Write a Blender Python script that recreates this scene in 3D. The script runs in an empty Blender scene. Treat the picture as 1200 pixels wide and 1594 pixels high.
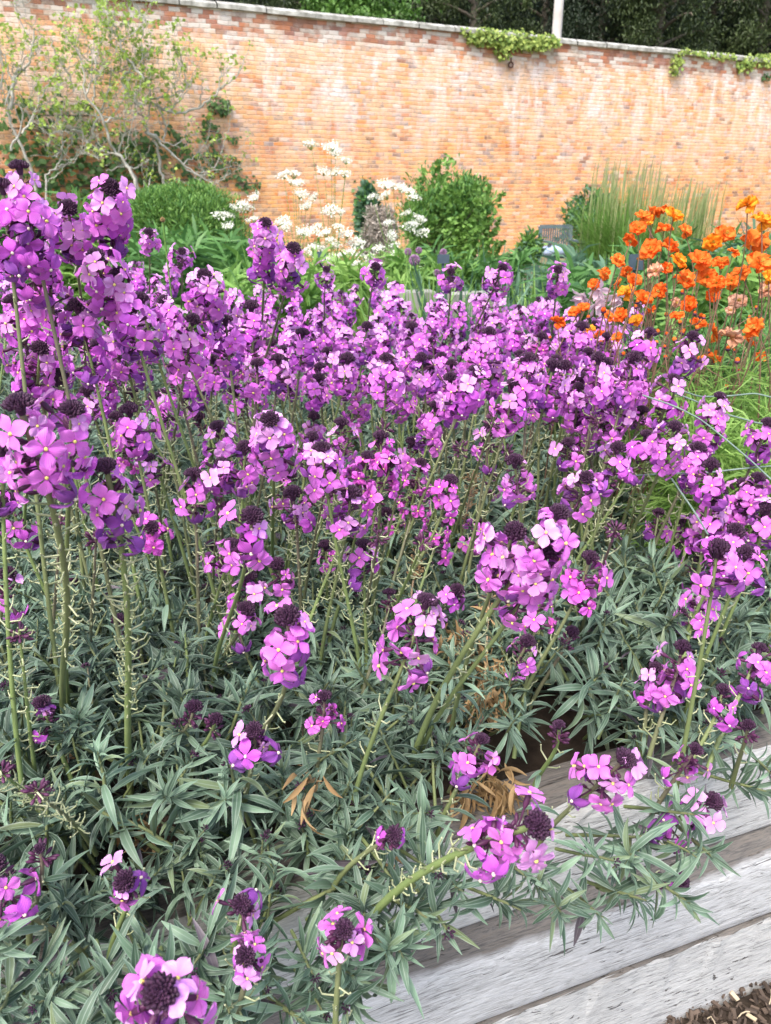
import bpy, math, random
import numpy as np
from mathutils import Vector, Matrix, Quaternion
R = math.radians
sc = bpy.context.scene
C = sc.collection
rng = np.random.default_rng(7)
random.seed(7)
PI = math.pi

# ------------------------------------------------------------------ camera, world, sun, exposure
PITCH = R(22.8); CAMZ = 1.3; FPX = 1204.0
cam_d = bpy.data.cameras.new('camera'); cam = bpy.data.objects.new('camera', cam_d); C.objects.link(cam)
cam.location = (0, 0, CAMZ); cam.rotation_euler = (PI / 2 - PITCH, 0, 0)
cam_d.sensor_fit = 'VERTICAL'; cam_d.sensor_height = 36; cam_d.lens = 36 * FPX / 1594
cam_d.clip_start = 0.02; cam_d.clip_end = 500
cam_d.dof.use_dof = True; cam_d.dof.focus_distance = 0.95; cam_d.dof.aperture_fstop = 13
sc.camera = cam
world = bpy.data.worlds.new('World'); sc.world = world; world.use_nodes = True
wn = world.node_tree; bg = wn.nodes['Background']
sky = wn.nodes.new('ShaderNodeTexSky'); sky.sky_type = 'NISHITA'; sky.sun_disc = False
SUN_EL, SUN_AZ = R(58), R(205)          # azimuth clockwise from +Y
sky.sun_elevation = SUN_EL; sky.sun_rotation = SUN_AZ; sky.dust_density = 3.5; sky.air_density = 1.0; sky.ozone_density = 0.6
wn.links.new(sky.outputs[0], bg.inputs[0]); bg.inputs[1].default_value = 0.13
sd = bpy.data.lights.new('sun', 'SUN'); sun = bpy.data.objects.new('sun', sd); C.objects.link(sun)
sd.energy = 1.4; sd.angle = R(20); sd.color = (1.0, 0.96, 0.90)
sdir = Vector((math.sin(SUN_AZ) * math.cos(SUN_EL), math.cos(SUN_AZ) * math.cos(SUN_EL), math.sin(SUN_EL)))
sun.rotation_euler = (-sdir).to_track_quat('-Z', 'Y').to_euler()
sc.view_settings.view_transform = 'Standard'; sc.view_settings.look = 'None'
sc.view_settings.exposure = 1.55; sc.view_settings.gamma = 1.0
sc.cycles.max_bounces = 6; sc.cycles.diffuse_bounces = 3; sc.cycles.transmission_bounces = 3
sc.cycles.use_denoising = True

FWD = np.array([0, math.cos(PITCH), -math.sin(PITCH)]); UP = np.array([0, math.sin(PITCH), math.cos(PITCH)])
CP = np.array([0, 0, CAMZ])
def ray(px, py):
    return np.array([1., 0, 0]) * ((px - 600) / FPX) + UP * ((797 - py) / FPX) + FWD
def P(px, py, d): return CP + ray(px, py) * d
def G(px, py, z):
    r = ray(px, py); return CP + r * ((z - CAMZ) / r[2])
def proj(p):
    q = np.asarray(p) - CP; d = q @ FWD
    return 600 + FPX * q[0] / d, 797 - FPX * (q @ UP) / d, d

# ------------------------------------------------------------------ materials
def nt(m):
    m.use_nodes = True; t = m.node_tree; t.nodes.clear(); return t
class N:
    def __init__(s, name):
        s.m = bpy.data.materials.new(name); s.t = nt(s.m)
        s.out = s.add('ShaderNodeOutputMaterial')
    def add(s, k, **kw):
        n = s.t.nodes.new(k)
        for a, b in kw.items(): setattr(n, a, b)
        return n
    def link(s, a, b): s.t.links.new(a, b)
    def put(s, sock, v):
        if hasattr(v, 'is_output') or hasattr(v, 'links'): s.link(v, sock)
        else: sock.default_value = v
    def math(s, op, a, b=0.0, c=None, clamp=False):
        n = s.add('ShaderNodeMath', operation=op, use_clamp=clamp); s.put(n.inputs[0], a); s.put(n.inputs[1], b)
        if c is not None: s.put(n.inputs[2], c)
        return n.outputs[0]
    def mix(s, f, a, b, mode='MIX'):
        n = s.add('ShaderNodeMix', data_type='RGBA', blend_type=mode)
        s.put(n.inputs[0], f)
        s.put(n.inputs[6], a if not isinstance(a, tuple) else (*a, 1)[:4])
        s.put(n.inputs[7], b if not isinstance(b, tuple) else (*b, 1)[:4]); return n.outputs[2]
    def coord(s, kind='Object'): return s.add('ShaderNodeTexCoord').outputs[kind]
    def mapping(s, v, scale=(1, 1, 1), loc=(0, 0, 0), rot=(0, 0, 0)):
        n = s.add('ShaderNodeMapping'); s.link(v, n.inputs[0]); n.inputs['Scale'].default_value = scale
        n.inputs['Location'].default_value = loc; n.inputs['Rotation'].default_value = rot; return n.outputs[0]
    def noise(s, v, scale, detail=4, rough=.55, dist=0.0, out='Fac'):
        n = s.add('ShaderNodeTexNoise'); 
        if v is not None: s.link(v, n.inputs['Vector'])
        n.inputs['Scale'].default_value = scale; n.inputs['Detail'].default_value = detail
        n.inputs['Roughness'].default_value = rough; n.inputs['Distortion'].default_value = dist
        return n.outputs[out]
    def ramp(s, f, stops, interp='LINEAR'):
        n = s.add('ShaderNodeValToRGB'); s.link(f, n.inputs[0]); r = n.color_ramp; r.interpolation = interp
        while len(r.elements) < len(stops): r.elements.new(.5)
        for e, (p, c) in zip(r.elements, stops):
            e.position = p; e.color = (*c, 1) if isinstance(c, tuple) else (c, c, c, 1)
        return n.outputs[0]
    def bump(s, h, strength=.3, dist=.01):
        n = s.add('ShaderNodeBump'); s.link(h, n.inputs['Height']); n.inputs['Strength'].default_value = strength
        n.inputs['Distance'].default_value = dist; return n.outputs[0]
    def finish(s, col, rough=.6, normal=None, transl=0.0, spec=.3, sheen=0.0):
        b = s.add('ShaderNodeBsdfPrincipled'); s.put(b.inputs['Base Color'], col if not isinstance(col, tuple) else (*col, 1))
        s.put(b.inputs['Roughness'], rough); b.inputs['Specular IOR Level'].default_value = spec
        if sheen: b.inputs['Sheen Weight'].default_value = sheen; b.inputs['Sheen Roughness'].default_value = .6
        if normal is not None: s.link(normal, b.inputs['Normal'])
        o = b.outputs[0]
        if transl:
            t = s.add('ShaderNodeBsdfTranslucent'); s.put(t.inputs[0], col if not isinstance(col, tuple) else (*col, 1))
            mx = s.add('ShaderNodeMixShader'); mx.inputs[0].default_value = transl
            s.link(o, mx.inputs[1]); s.link(t.outputs[0], mx.inputs[2]); o = mx.outputs[0]
        s.link(o, s.out.inputs[0]); return s.m
    def lc(s):
        a = s.add('ShaderNodeAttribute', attribute_name='lc'); x = s.add('ShaderNodeSeparateXYZ')
        s.link(a.outputs['Vector'], x.inputs[0]); return x.outputs[0], x.outputs[1], x.outputs[2]
    def orand(s): return s.add('ShaderNodeObjectInfo').outputs['Random']

def leafmat(name, c_dark, c_light, edge=None, transl=.2, rough=.5, spec=.35, midrib=None, var=.5):
    n = N(name); u, v, r = n.lc(); o = n.orand()
    rr = n.math('FRACT', n.math('ADD', r, n.math('MULTIPLY', o, 1.0)))
    f = n.noise(n.coord(), 60, 3)
    k = n.math('ADD', n.math('MULTIPLY', rr, .75), n.math('MULTIPLY', f, .35), clamp=True)
    col = n.mix(k, c_dark, c_light)
    if name == 'wallflower_leaf':
        tone = n.math('ADD', .62, n.math('MULTIPLY', o, .7)); col = n.mix(1.0, col, tone, 'MULTIPLY'); col = n.mix(n.math('MULTIPLY', n.ramp(r, [(.90, 0.0), (.93, 1.0)]), .6), col, (.17, .21, .09))
    if edge is not None:
        e = n.math('ABSOLUTE', n.math('SUBTRACT', u, .5))
        ef = n.ramp(e, [(.34, 0.0), (.5, 1.0)])
        mf = n.ramp(e, [(.0, 1.0), (.07, 0.0)])
        ef2 = n.math('MULTIPLY', ef, .55); mf2 = n.math('MULTIPLY', mf, .5)
        col = n.mix(n.math('MAXIMUM', ef2, mf2), col, edge)
    return n.finish(col, rough, transl=transl, spec=spec)
def petalmat(name, c_in, c_out, throat, transl=.25):
    n = N(name); u, v, r = n.lc(); o = n.orand()
    vein = n.add('ShaderNodeTexWave'); vein.wave_type = 'BANDS'; vein.bands_direction = 'X'
    cb = n.add('ShaderNodeCombineXYZ'); n.link(u, cb.inputs[0]); n.link(n.math('MULTIPLY', v, .35), cb.inputs[1])
    n.link(cb.outputs[0], vein.inputs['Vector']); vein.inputs['Scale'].default_value = 3.2
    vein.inputs['Distortion'].default_value = 1.2; vein.inputs['Detail'].default_value = 1
    col = n.mix(v, c_in, c_out)
    col = n.mix(n.math('MULTIPLY', vein.outputs['Fac'], .30), col, tuple(x * .55 for x in c_in))
    hs = n.add('ShaderNodeHueSaturation'); n.link(col, hs.inputs['Color'])
    rr = n.math('FRACT', n.math('ADD', r, o))
    n.link(n.math('ADD', .488, n.math('MULTIPLY', rr, .024)), hs.inputs['Hue'])
    n.link(n.math('ADD', .82, n.math('MULTIPLY', o, .36)), hs.inputs['Value'])
    col = n.mix(n.ramp(v, [(.02, 1.0), (.17, 0.0)]), hs.outputs[0], throat)
    return n.finish(col, .55, n.bump(n.math('ADD', vein.outputs['Fac'], n.noise(n.coord(), 220, 3)), .35, .0008), transl=transl, spec=.2, sheen=.15)
def simple(name, a, b, scale=8, rough=.7, bump=0.0, transl=0, spec=.3, stretch=(1, 1, 1)):
    n = N(name); v = n.mapping(n.coord(), stretch); f = n.noise(v, scale, 5)
    col = n.mix(n.ramp(f, [(.3, 0.0), (.7, 1.0)]), a, b)
    nb = n.bump(f, bump, .01) if bump else None
    return n.finish(col, rough, nb, transl, spec)

M = {}
M['leaf'] = leafmat('wallflower_leaf', (.022, .054, .032), (.18, .275, .185), edge=(.34, .42, .355), transl=.15)
M['leaf_purple'] = leafmat('purplish_leaf', (.06, .05, .06), (.13, .11, .13), edge=(.22, .20, .22), transl=.15)
M['leaf_yellow'] = leafmat('yellow_leaf', (.45, .30, .05), (.62, .42, .10), transl=.2)
M['leaf_dry'] = leafmat('dry_leaf', (.22, .13, .05), (.48, .33, .17), transl=.2, rough=.8)
M['pet_light'] = petalmat('petal_light', (.82, .29, .81), (.92, .47, .91), (.12, .01, .05))
M['pet_mid'] = petalmat('petal_mid', (.74, .135, .71), (.86, .26, .84), (.10, .01, .05))
M['pet_deep'] = petalmat('petal_deep', (.53, .070, .58), (.70, .14, .74), (.22, .08, .2))
M['pet_old'] = petalmat('petal_faded', (.22, .04, .32), (.36, .085, .46), (.20, .08, .18))
M['pet_magenta'] = petalmat('petal_magenta', (.70, .07, .58), (.84, .17, .76), (.10, .0, .05))
M['eye'] = simple('flower_eye_yellow', (.70, .58, .10), (.75, .70, .25), 200)
M['eye_old'] = simple('flower_eye_faded', (.62, .50, .42), (.70, .62, .50), 200)
M['calyx'] = leafmat('calyx_purple', (.045, .010, .035), (.11, .03, .085), transl=.05)
M['bud'] = leafmat('bud_purple', (.022, .007, .020), (.075, .028, .068), transl=.05, rough=.6)
def stemmat():
    n = N('flower_stem_green'); u, v, r = n.lc(); f = n.noise(n.coord(), 40, 4)
    green = n.mix(f, (.13, .19, .055), (.24, .31, .12)); purp = n.mix(f, (.13, .11, .08), (.20, .14, .13))
    col = n.mix(n.math('MULTIPLY', n.math('POWER', r, 1.6), n.math('ADD', .4, n.math('MULTIPLY', v, .7)), clamp=True), green, purp)
    return n.finish(col, .55, n.bump(f, .3, .002))
M['stem'] = stemmat()
M['pod'] = leafmat('seed_pod', (.30, .36, .17), (.55, .56, .36), transl=.1)
M['woody'] = simple('woody_stem', (.10, .08, .06), (.20, .17, .13), 60, .8, .4)

# ------------------------------------------------------------------ geometry collector
def norm(v): v = np.asarray(v, float); return v / (np.linalg.norm(v) + 1e-12)
def frame(z, x=None):
    z = norm(z); x = np.array([1., 0, 0]) if x is None else np.asarray(x, float)
    x = x - z * (x @ z)
    if np.linalg.norm(x) < 1e-4: x = np.cross(z, [0, 1., 0.2])
    x = norm(x); return np.stack([x, np.cross(z, x), z], 1)
class Geo:
    def __init__(s): s.V = []; s.A = []; s.F = []; s.Mi = []; s.n = 0; s.mats = []
    def mi(s, m):
        if m not in s.mats: s.mats.append(m)
        return s.mats.index(m)
    def add(s, V, F, mat, uv=None, rnd=None):
        V = np.asarray(V, float).reshape(-1, 3); F = np.asarray(F, int)
        if F.shape[1] == 3: F = np.concatenate([F, -np.ones((len(F), 1), int) - s.n], 1)
        A = np.zeros((len(V), 3)); 
        if uv is not None: A[:, :2] = uv
        A[:, 2] = random.random() if rnd is None else rnd
        s.V.append(V); s.A.append(A); s.F.append(F + s.n); s.Mi.append(np.full(len(F), s.mi(mat))); s.n += len(V)
    def scatter(s, tpl, Pn, D, Nn, size, mat, rnd):
        V, F, uv = tpl; n = len(Pn); nv = len(V)
        D = D / (np.linalg.norm(D, axis=1, keepdims=True) + 1e-9); S = np.cross(D, Nn); S /= np.linalg.norm(S, axis=1, keepdims=True) + 1e-9; U = np.cross(S, D)
        X = (V[None, :, 0, None] * S[:, None] + V[None, :, 1, None] * D[:, None] + V[None, :, 2, None] * U[:, None]) * np.asarray(size)[:, None, None] + Pn[:, None]
        A = np.zeros((n, nv, 3)); A[:, :, :2] = uv[None]; A[:, :, 2] = np.asarray(rnd)[:, None]
        Fa = (F[None] + (np.arange(n) * nv)[:, None, None]).reshape(-1, 4)
        s.V.append(X.reshape(-1, 3)); s.A.append(A.reshape(-1, 3)); s.F.append(Fa + s.n); s.Mi.append(np.full(len(Fa), s.mi(mat))); s.n += n * nv
    def merge(s, g, Rm=np.eye(3), t=(0, 0, 0), sc_=1.0, rnd=None):
        off = s.n
        for V, A, F, Mi in zip(g.V, g.A, g.F, g.Mi):
            A2 = A.copy()
            if rnd is not None: A2[:, 2] = (A2[:, 2] + rnd) % 1
            s.V.append((V * sc_) @ Rm.T + np.asarray(t)); s.A.append(A2)
            F2 = F.copy(); F2[F2 >= 0] += off; s.F.append(F2)
            s.Mi.append(np.array([s.mi(g.mats[i]) for i in Mi])); s.n += len(V)
    def mesh(s, name, smooth=True):
        V = np.concatenate(s.V); A = np.concatenate(s.A); F = np.concatenate(s.F); Mi = np.concatenate(s.Mi)
        me = bpy.data.meshes.new(name)
        tri = F[:, 3] < 0; cnt = np.where(tri, 3, 4)
        idx = F.reshape(-1); idx = idx[idx >= 0]
        me.vertices.add(len(V)); me.vertices.foreach_set('co', V.reshape(-1).astype(np.float32))
        me.loops.add(len(idx)); me.loops.foreach_set('vertex_index', idx.astype(np.int32))
        me.polygons.add(len(F)); st = np.concatenate([[0], np.cumsum(cnt)[:-1]])
        me.polygons.foreach_set('loop_start', st.astype(np.int32)); me.polygons.foreach_set('loop_total', cnt.astype(np.int32))
        me.polygons.foreach_set('material_index', Mi.astype(np.int32))
        me.polygons.foreach_set('use_smooth', np.full(len(F), smooth))
        at = me.attributes.new('lc', 'FLOAT_VECTOR', 'POINT'); at.data.foreach_set('vector', A.reshape(-1).astype(np.float32))
        for m in s.mats: me.materials.append(M[m] if isinstance(m, str) else m)
        me.update(calc_edges=True); me.validate(); return me
def link(name, me, parent=None, loc=None, rot=None, scale=None):
    o = bpy.data.objects.new(name, me); C.objects.link(o)
    if parent: o.parent = parent
    if loc is not None: o.location = loc
    if rot is not None: o.rotation_mode = 'QUATERNION'; o.rotation_quaternion = Matrix(rot.tolist()).to_quaternion()
    if scale is not None: o.scale = (scale,) * 3 if not hasattr(scale, '__len__') else scale
    return o
def tag(o, label=None, cat=None, group=None, kind=None):
    for k, v in (('label', label), ('category', cat), ('group', group), ('kind', kind)):
        if v: o[k] = v
    return o
def empty(name, loc, label, cat, group=None):
    o = bpy.data.objects.new(name, None); C.objects.link(o); o.location = loc; o.empty_display_size = .05
    return tag(o, label, cat, group)

def gridF(nu, nv, wrap=False):
    F = []
    for j in range(nv - 1):
        for i in range(nu if wrap else nu - 1):
            a = j * nu + i; b = j * nu + (i + 1) % nu; F.append((a, b, b + nu, a + nu))
    return np.array(F)
def tube(g, pts, rad, mat, seg=6, rnd=None, caps=True):
    pts = np.asarray(pts, float); n = len(pts); rad = np.full(n, rad) if np.isscalar(rad) else np.asarray(rad)
    V = []; uv = []; x = None
    for i in range(n):
        t = pts[min(i + 1, n - 1)] - pts[max(i - 1, 0)]; Fm = frame(t, x); x = Fm[:, 0]
        for k in range(seg):
            a = 2 * PI * k / seg; V.append(pts[i] + rad[i] * (Fm[:, 0] * math.cos(a) + Fm[:, 1] * math.sin(a))); uv.append((k / seg, i / (n - 1)))
    g.add(V, gridF(seg, n, True), mat, uv, rnd)
    if caps and seg in (4, 6):
        g.add(V[-seg:], [(0, 1, 2, 3)] if seg == 4 else [(0, 1, 2, 3), (0, 3, 4, 5)], mat, uv[-seg:], rnd)
def bez(p0, p1, p2, p3, n=10):
    t = np.linspace(0, 1, n)[:, None]
    return (1 - t) ** 3 * p0 + 3 * (1 - t) ** 2 * t * p1 + 3 * (1 - t) * t ** 2 * p2 + t ** 3 * p3
def box(g, lo, hi, mat, rnd=None, Rm=np.eye(3), t=(0, 0, 0)):
    x0, y0, z0 = lo; x1, y1, z1 = hi
    V = np.array([(x0, y0, z0), (x1, y0, z0), (x1, y1, z0), (x0, y1, z0), (x0, y0, z1), (x1, y0, z1), (x1, y1, z1), (x0, y1, z1)])
    V = V @ Rm.T + np.asarray(t)
    F = [(0, 3, 2, 1), (4, 5, 6, 7), (0, 1, 5, 4), (1, 2, 6, 5), (2, 3, 7, 6), (3, 0, 4, 7)]
    for f in F: g.add(V[list(f)], [(0, 1, 2, 3)], mat, [(0, 0), (1, 0), (1, 1), (0, 1)], rnd)

# leaf template: length 1 along +Y, curving by bend; V-fold across
def leafV(L=1., W=.16, bend=.5, fold=.25, nv=7, nu=3, shape=1.0, twist=0.0):
    V = []; uv = []; y = z = 0.; a = 0.
    for j in range(nv):
        t = j / (nv - 1)
        w = W * (math.sin(PI * min(1, (t * .93 + .045)) ** shape)) ** .8 * (.55 + .45 * math.sin(PI * t ** .8)) + W * .04
        if j: y += L / (nv - 1) * math.cos(a); z -= L / (nv - 1) * math.sin(a)
        a = bend * t
        tw = twist * t
        for i in range(nu):
            s_ = (i / (nu - 1) - .5)
            dx = s_ * w; dz = abs(s_) * w * fold * 2
            V.append((dx * math.cos(tw) - dz * math.sin(tw), y + dz * math.sin(a), z + dz * math.cos(a) + dx * math.sin(tw))); uv.append((i / (nu - 1), t))
    return np.array(V), gridF(nu, nv), np.array(uv)
def addleaf(g, tpl, Rm, t, s, mat, rnd=None):
    V, F, uv = tpl; g.add((V * s) @ Rm.T + t, F, mat, uv, rnd)

# ------------------------------------------------------------------ the brick wall and its surroundings
WDIR = R(27.2); WP = np.array([1.25, 16.3, 0.]); WX = np.array([math.cos(WDIR), math.sin(WDIR), 0]); WN = np.array([-math.sin(WDIR), math.cos(WDIR), 0])
WALLH = 3.98
def wallp(px, py, off=0.):
    """point on the wall's front plane (off metres in front of it) seen at a pixel"""
    r = ray(px, py); t = ((WP - WN * off - CP) @ WN) / (r @ WN); return CP + r * t
def brickmat():
    n = N('old_brick'); co = n.coord()
    warp = n.noise(co, 2.2, 3, out='Color'); wv = n.add('ShaderNodeVectorMath', operation='SCALE'); n.link(warp, wv.inputs[0]); wv.inputs['Scale'].default_value = .045
    av = n.add('ShaderNodeVectorMath', operation='ADD'); n.link(co, av.inputs[0]); n.link(wv.outputs[0], av.inputs[1])
    jit = n.noise(co, 16, 2, out='Color'); jv = n.add('ShaderNodeVectorMath', operation='SCALE'); n.link(jit, jv.inputs[0]); jv.inputs['Scale'].default_value = .022
    av2 = n.add('ShaderNodeVectorMath', operation='ADD'); n.link(av.outputs[0], av2.inputs[0]); n.link(jv.outputs[0], av2.inputs[1])
    sp = n.add('ShaderNodeSeparateXYZ'); n.link(av2.outputs[0], sp.inputs[0]); x, z = sp.outputs[0], sp.outputs[2]
    H, W = .066, .175
    zr = n.math('DIVIDE', z, H); row = n.math('FLOOR', zr); fz = n.math('FRACT', zr)
    xo = n.math('DIVIDE', n.math('ADD', x, n.math('MULTIPLY', n.math('MODULO', row, 2.0), W / 2)), W)
    wr = n.add('ShaderNodeTexWhiteNoise', noise_dimensions='1D'); n.link(row, wr.inputs['W'])
    xo = n.math('ADD', xo, n.math('MULTIPLY', wr.outputs['Value'], .3)); col_i = n.math('FLOOR', xo); fx = n.math('FRACT', xo)
    cb = n.add('ShaderNodeCombineXYZ'); n.link(row, cb.inputs[0]); n.link(col_i, cb.inputs[1])
    wnz = n.add('ShaderNodeTexWhiteNoise', noise_dimensions='2D'); n.link(cb.outputs[0], wnz.inputs['Vector']); rb = wnz.outputs['Value']
    sc2 = n.add('ShaderNodeSeparateColor'); n.link(wnz.outputs['Color'], sc2.inputs[0]); rb2 = sc2.outputs[1]
    # mortar mask
    ez = n.math('MINIMUM', fz, n.math('SUBTRACT', 1.0, fz)); ex = n.math('MINIMUM', fx, n.math('SUBTRACT', 1.0, fx))
    mz = n.ramp(ez, [(.07, 1.0), (.15, 0.0)]); mx_ = n.ramp(ex, [(.02, 1.0), (.055, 0.0)])
    mort = n.math('MAXIMUM', mz, mx_)
    brick = n.ramp(rb, [(0, (.12, .07, .065)), (.06, (.26, .10, .065)), (.12, (.50, .15, .05)), (.30, (.72, .23, .045)), (.52, (.82, .34, .08)), (.74, (.68, .29, .11)), (.88, (.70, .50, .40)), (.96, (.22, .18, .19))], 'CONSTANT')
    soft = n.noise(co, 7, 5, .6)
    brick = n.mix(n.math('MULTIPLY', soft, .40), brick, (.72, .34, .15))
    col = n.mix(n.math('MULTIPLY', n.math('MULTIPLY', mort, .75), n.ramp(n.noise(co, 6, 4, .6), [(.3, .25), (.65, 1.0)])), brick, (.70, .52, .38))
    # height and position masks
    spo = n.add('ShaderNodeSeparateXYZ'); n.link(co, spo.inputs[0]); zz, xx = spo.outputs[2], spo.outputs[0]
    hm = n.ramp(n.math('DIVIDE', zz, 4.0), [(.30, 0.0), (.72, .75), (.95, 1.0)])
    big = n.noise(n.mapping(co, (1, 1, .6)), 1.25, 8, .72)
    wash = n.math('MULTIPLY', n.ramp(big, [(.38, 0.0), (.50, 1.0)]), n.math('ADD', .12, n.math('MULTIPLY', hm, .95), clamp=True))
    fine = n.ramp(n.math('ADD', n.math('MULTIPLY', n.noise(co, 11, 4, .7), .6), n.math('MULTIPLY', rb2, .45)), [(.34, .25), (.62, 1.0)])
    wash = n.math('MULTIPLY', wash, fine)
    col = n.mix(n.math('MULTIPLY', wash, .9), col, (.80, .66, .60))
    streak = n.ramp(n.noise(n.mapping(co, (1.5, 1, .40)), 1.6, 8, .7, .3), [(.49, 0.0), (.60, 1.0)])
    col = n.mix(n.math('MULTIPLY', n.math('MULTIPLY', streak, hm), .85), col, (.82, .76, .74))
    # spalled / worn pale areas further along, darker course band under the coping
    worn = n.ramp(n.noise(co, 2.3, 8, .8), [(.44, 0.0), (.56, 1.0)])
    col = n.mix(n.math('MULTIPLY', worn, .6), col, (.82, .50, .26))
    dk = n.ramp(n.noise(n.mapping(co, (1, 1, 2.2)), 3.4, 7, .75), [(.56, 0.0), (.66, 1.0)]); col = n.mix(n.math('MULTIPLY', dk, .38), col, (.42, .22, .15))
    spots = n.ramp(n.noise(n.mapping(co, (1, 1, 2)), 12, 3, .6), [(.60, 0.0), (.67, 1.0)])
    col = n.mix(n.math('MULTIPLY', spots, .6), col, (.30, .24, .22))
    top = n.ramp(n.math('DIVIDE', zz, 4.0), [(.865, 0.0), (.905, 1.0)])
    tn = n.ramp(n.math('ADD', n.math('MULTIPLY', n.noise(co, 3, 5, .7), .7), n.math('MULTIPLY', rb2, .3)), [(.42, 0.0), (.56, 1.0)])
    tcol = n.mix(tn, n.mix(rb, (.20, .08, .06), (.50, .18, .10)), n.mix(rb2, (.36, .33, .27), (.66, .60, .54)))
    col = n.mix(n.math('MULTIPLY', top, .78), col, tcol)
    hgt = n.math('ADD', n.math('MULTIPLY', n.math('SUBTRACT', 1.0, mort), .6), n.math('ADD', n.math('MULTIPLY', n.noise(co, 30, 4), .5), n.math('MULTIPLY', rb2, .5)))
    return n.finish(col, .9, n.bump(hgt, .8, .018), spec=.1)
M['brick'] = brickmat()
M['coping'] = simple('coping_stone', (.16, .155, .13), (.58, .57, .52), 7, .9, .8)
wall = empty('brick_wall', WP, 'tall weathered orange brick garden wall with pale coping along the back', 'wall')
wall.rotation_euler = (0, 0, WDIR)
g = Geo(); nx, nz = 121, 14
xs = np.linspace(-14, 24, nx); zs = np.linspace(-.3, WALLH - .10, nz)
def wy(x, z): return .03 * math.sin(x * .55) + .018 * math.sin(x * 1.7 + z * 1.3)
V = [(x, wy(x, z), z) for z in zs for x in xs]; g.add(V, gridF(nx, nz), 'brick')
V = [(x, wy(x, z) + .36, z) for z in zs for x in xs]; g.add(V, gridF(nx, nz)[:, ::-1], 'brick')
link('brickwork', g.mesh('brickwork'), wall)
g = Geo(); x = -14.
while x < 24:
    w = random.uniform(.5, .85); dz = random.uniform(-.008, .008)
    y0 = wy(x, 3.8)
    V = []
    prof = [(-.06, 0), (-.06, .06), (.02, .105), (.36, .105), (.42, .06), (.42, 0)]
    for xx_ in (x + .006, x + w - .006):
        for (a, b) in prof: V.append((xx_, y0 + a, WALLH - .10 + b + dz))
    g.add(V, [(i, (i + 1) % 6, 6 + (i + 1) % 6, 6 + i) for i in range(6)], 'coping')
    x += w
link('coping', g.mesh('coping', False), wall)
# small iron pulley ring under the ivy on the wall
M['iron'] = simple('rusty_iron', (.05, .025, .02), (.12, .06, .04), 60, .7)
pp = wallp(795, 101, .05); g = Geo()
tube(g, [np.array([math.cos(a) * .045, 0, math.sin(a) * .045]) for a in np.linspace(0, 2 * PI, 13)], .016, 'iron', 6)
tube(g, [(0, .06, .05), (0, 0, .05), (0, 0, .12)], .012, 'iron', 6)
tag(link('iron_ring', g.mesh('iron_ring'), None, pp), 'small rusty iron ring fixed high on the brick wall below the coping ivy', 'ring')

# concrete post standing just behind the wall
M['concrete'] = simple('pale_concrete', (.48, .44, .40), (.66, .62, .57), 3, .9, .2)
b = P(866, 60, 18.2); g = Geo()
tube(g, [(0, 0, -1.0 - b[2] + .2), (0, 0, 0), (0, 0, 1.6), (0, 0, 3.4)], [.12, .115, .105, .095], 'concrete', 12)
tag(link('post', g.mesh('post'), None, b), 'tall pale post rising behind the wall coping', 'post')

# ------------------------------------------------------------------ ground, bed, timber
TD = R(20.0); TX = np.array([math.cos(TD), math.sin(TD), 0]); TN = np.array([-math.sin(TD), math.cos(TD), 0])
M['ground'] = simple('garden_soil', (.10, .08, .05), (.20, .20, .10), 2.5, .95, .5)
M['soil'] = simple('dark_soil', (.020, .014, .010), (.055, .040, .028), 30, .95, .8)
def groundmesh():
    g = Geo(); n = 61; xs = np.linspace(-1, 1, n); V = []
    for j in range(n):
        for i in range(n):
            X = 120 * np.sign(xs[i]) * abs(xs[i]) ** 2; Y = 60 + 120 * np.sign(xs[j]) * abs(xs[j]) ** 2
            V.append((X, Y, -.01))
    g.add(V, gridF(n, n), 'ground'); return g
tag(link('ground', groundmesh().mesh('ground')), kind='structure')
g = Geo(); V = []
for j in range(30):
    for i in range(50):
        a = -2 + 7 * i / 49; b_ = .70 + 4.3 * j / 29
        p = TX * a + TN * b_; V.append((p[0], p[1], .49 + .012 * math.sin(i * 1.7 + j) + .01 * math.cos(j * 2.3)))
g.add(V, gridF(50, 30), 'soil'); tag(link('bed_soil', g.mesh('bed_soil')), kind='structure')

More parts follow.
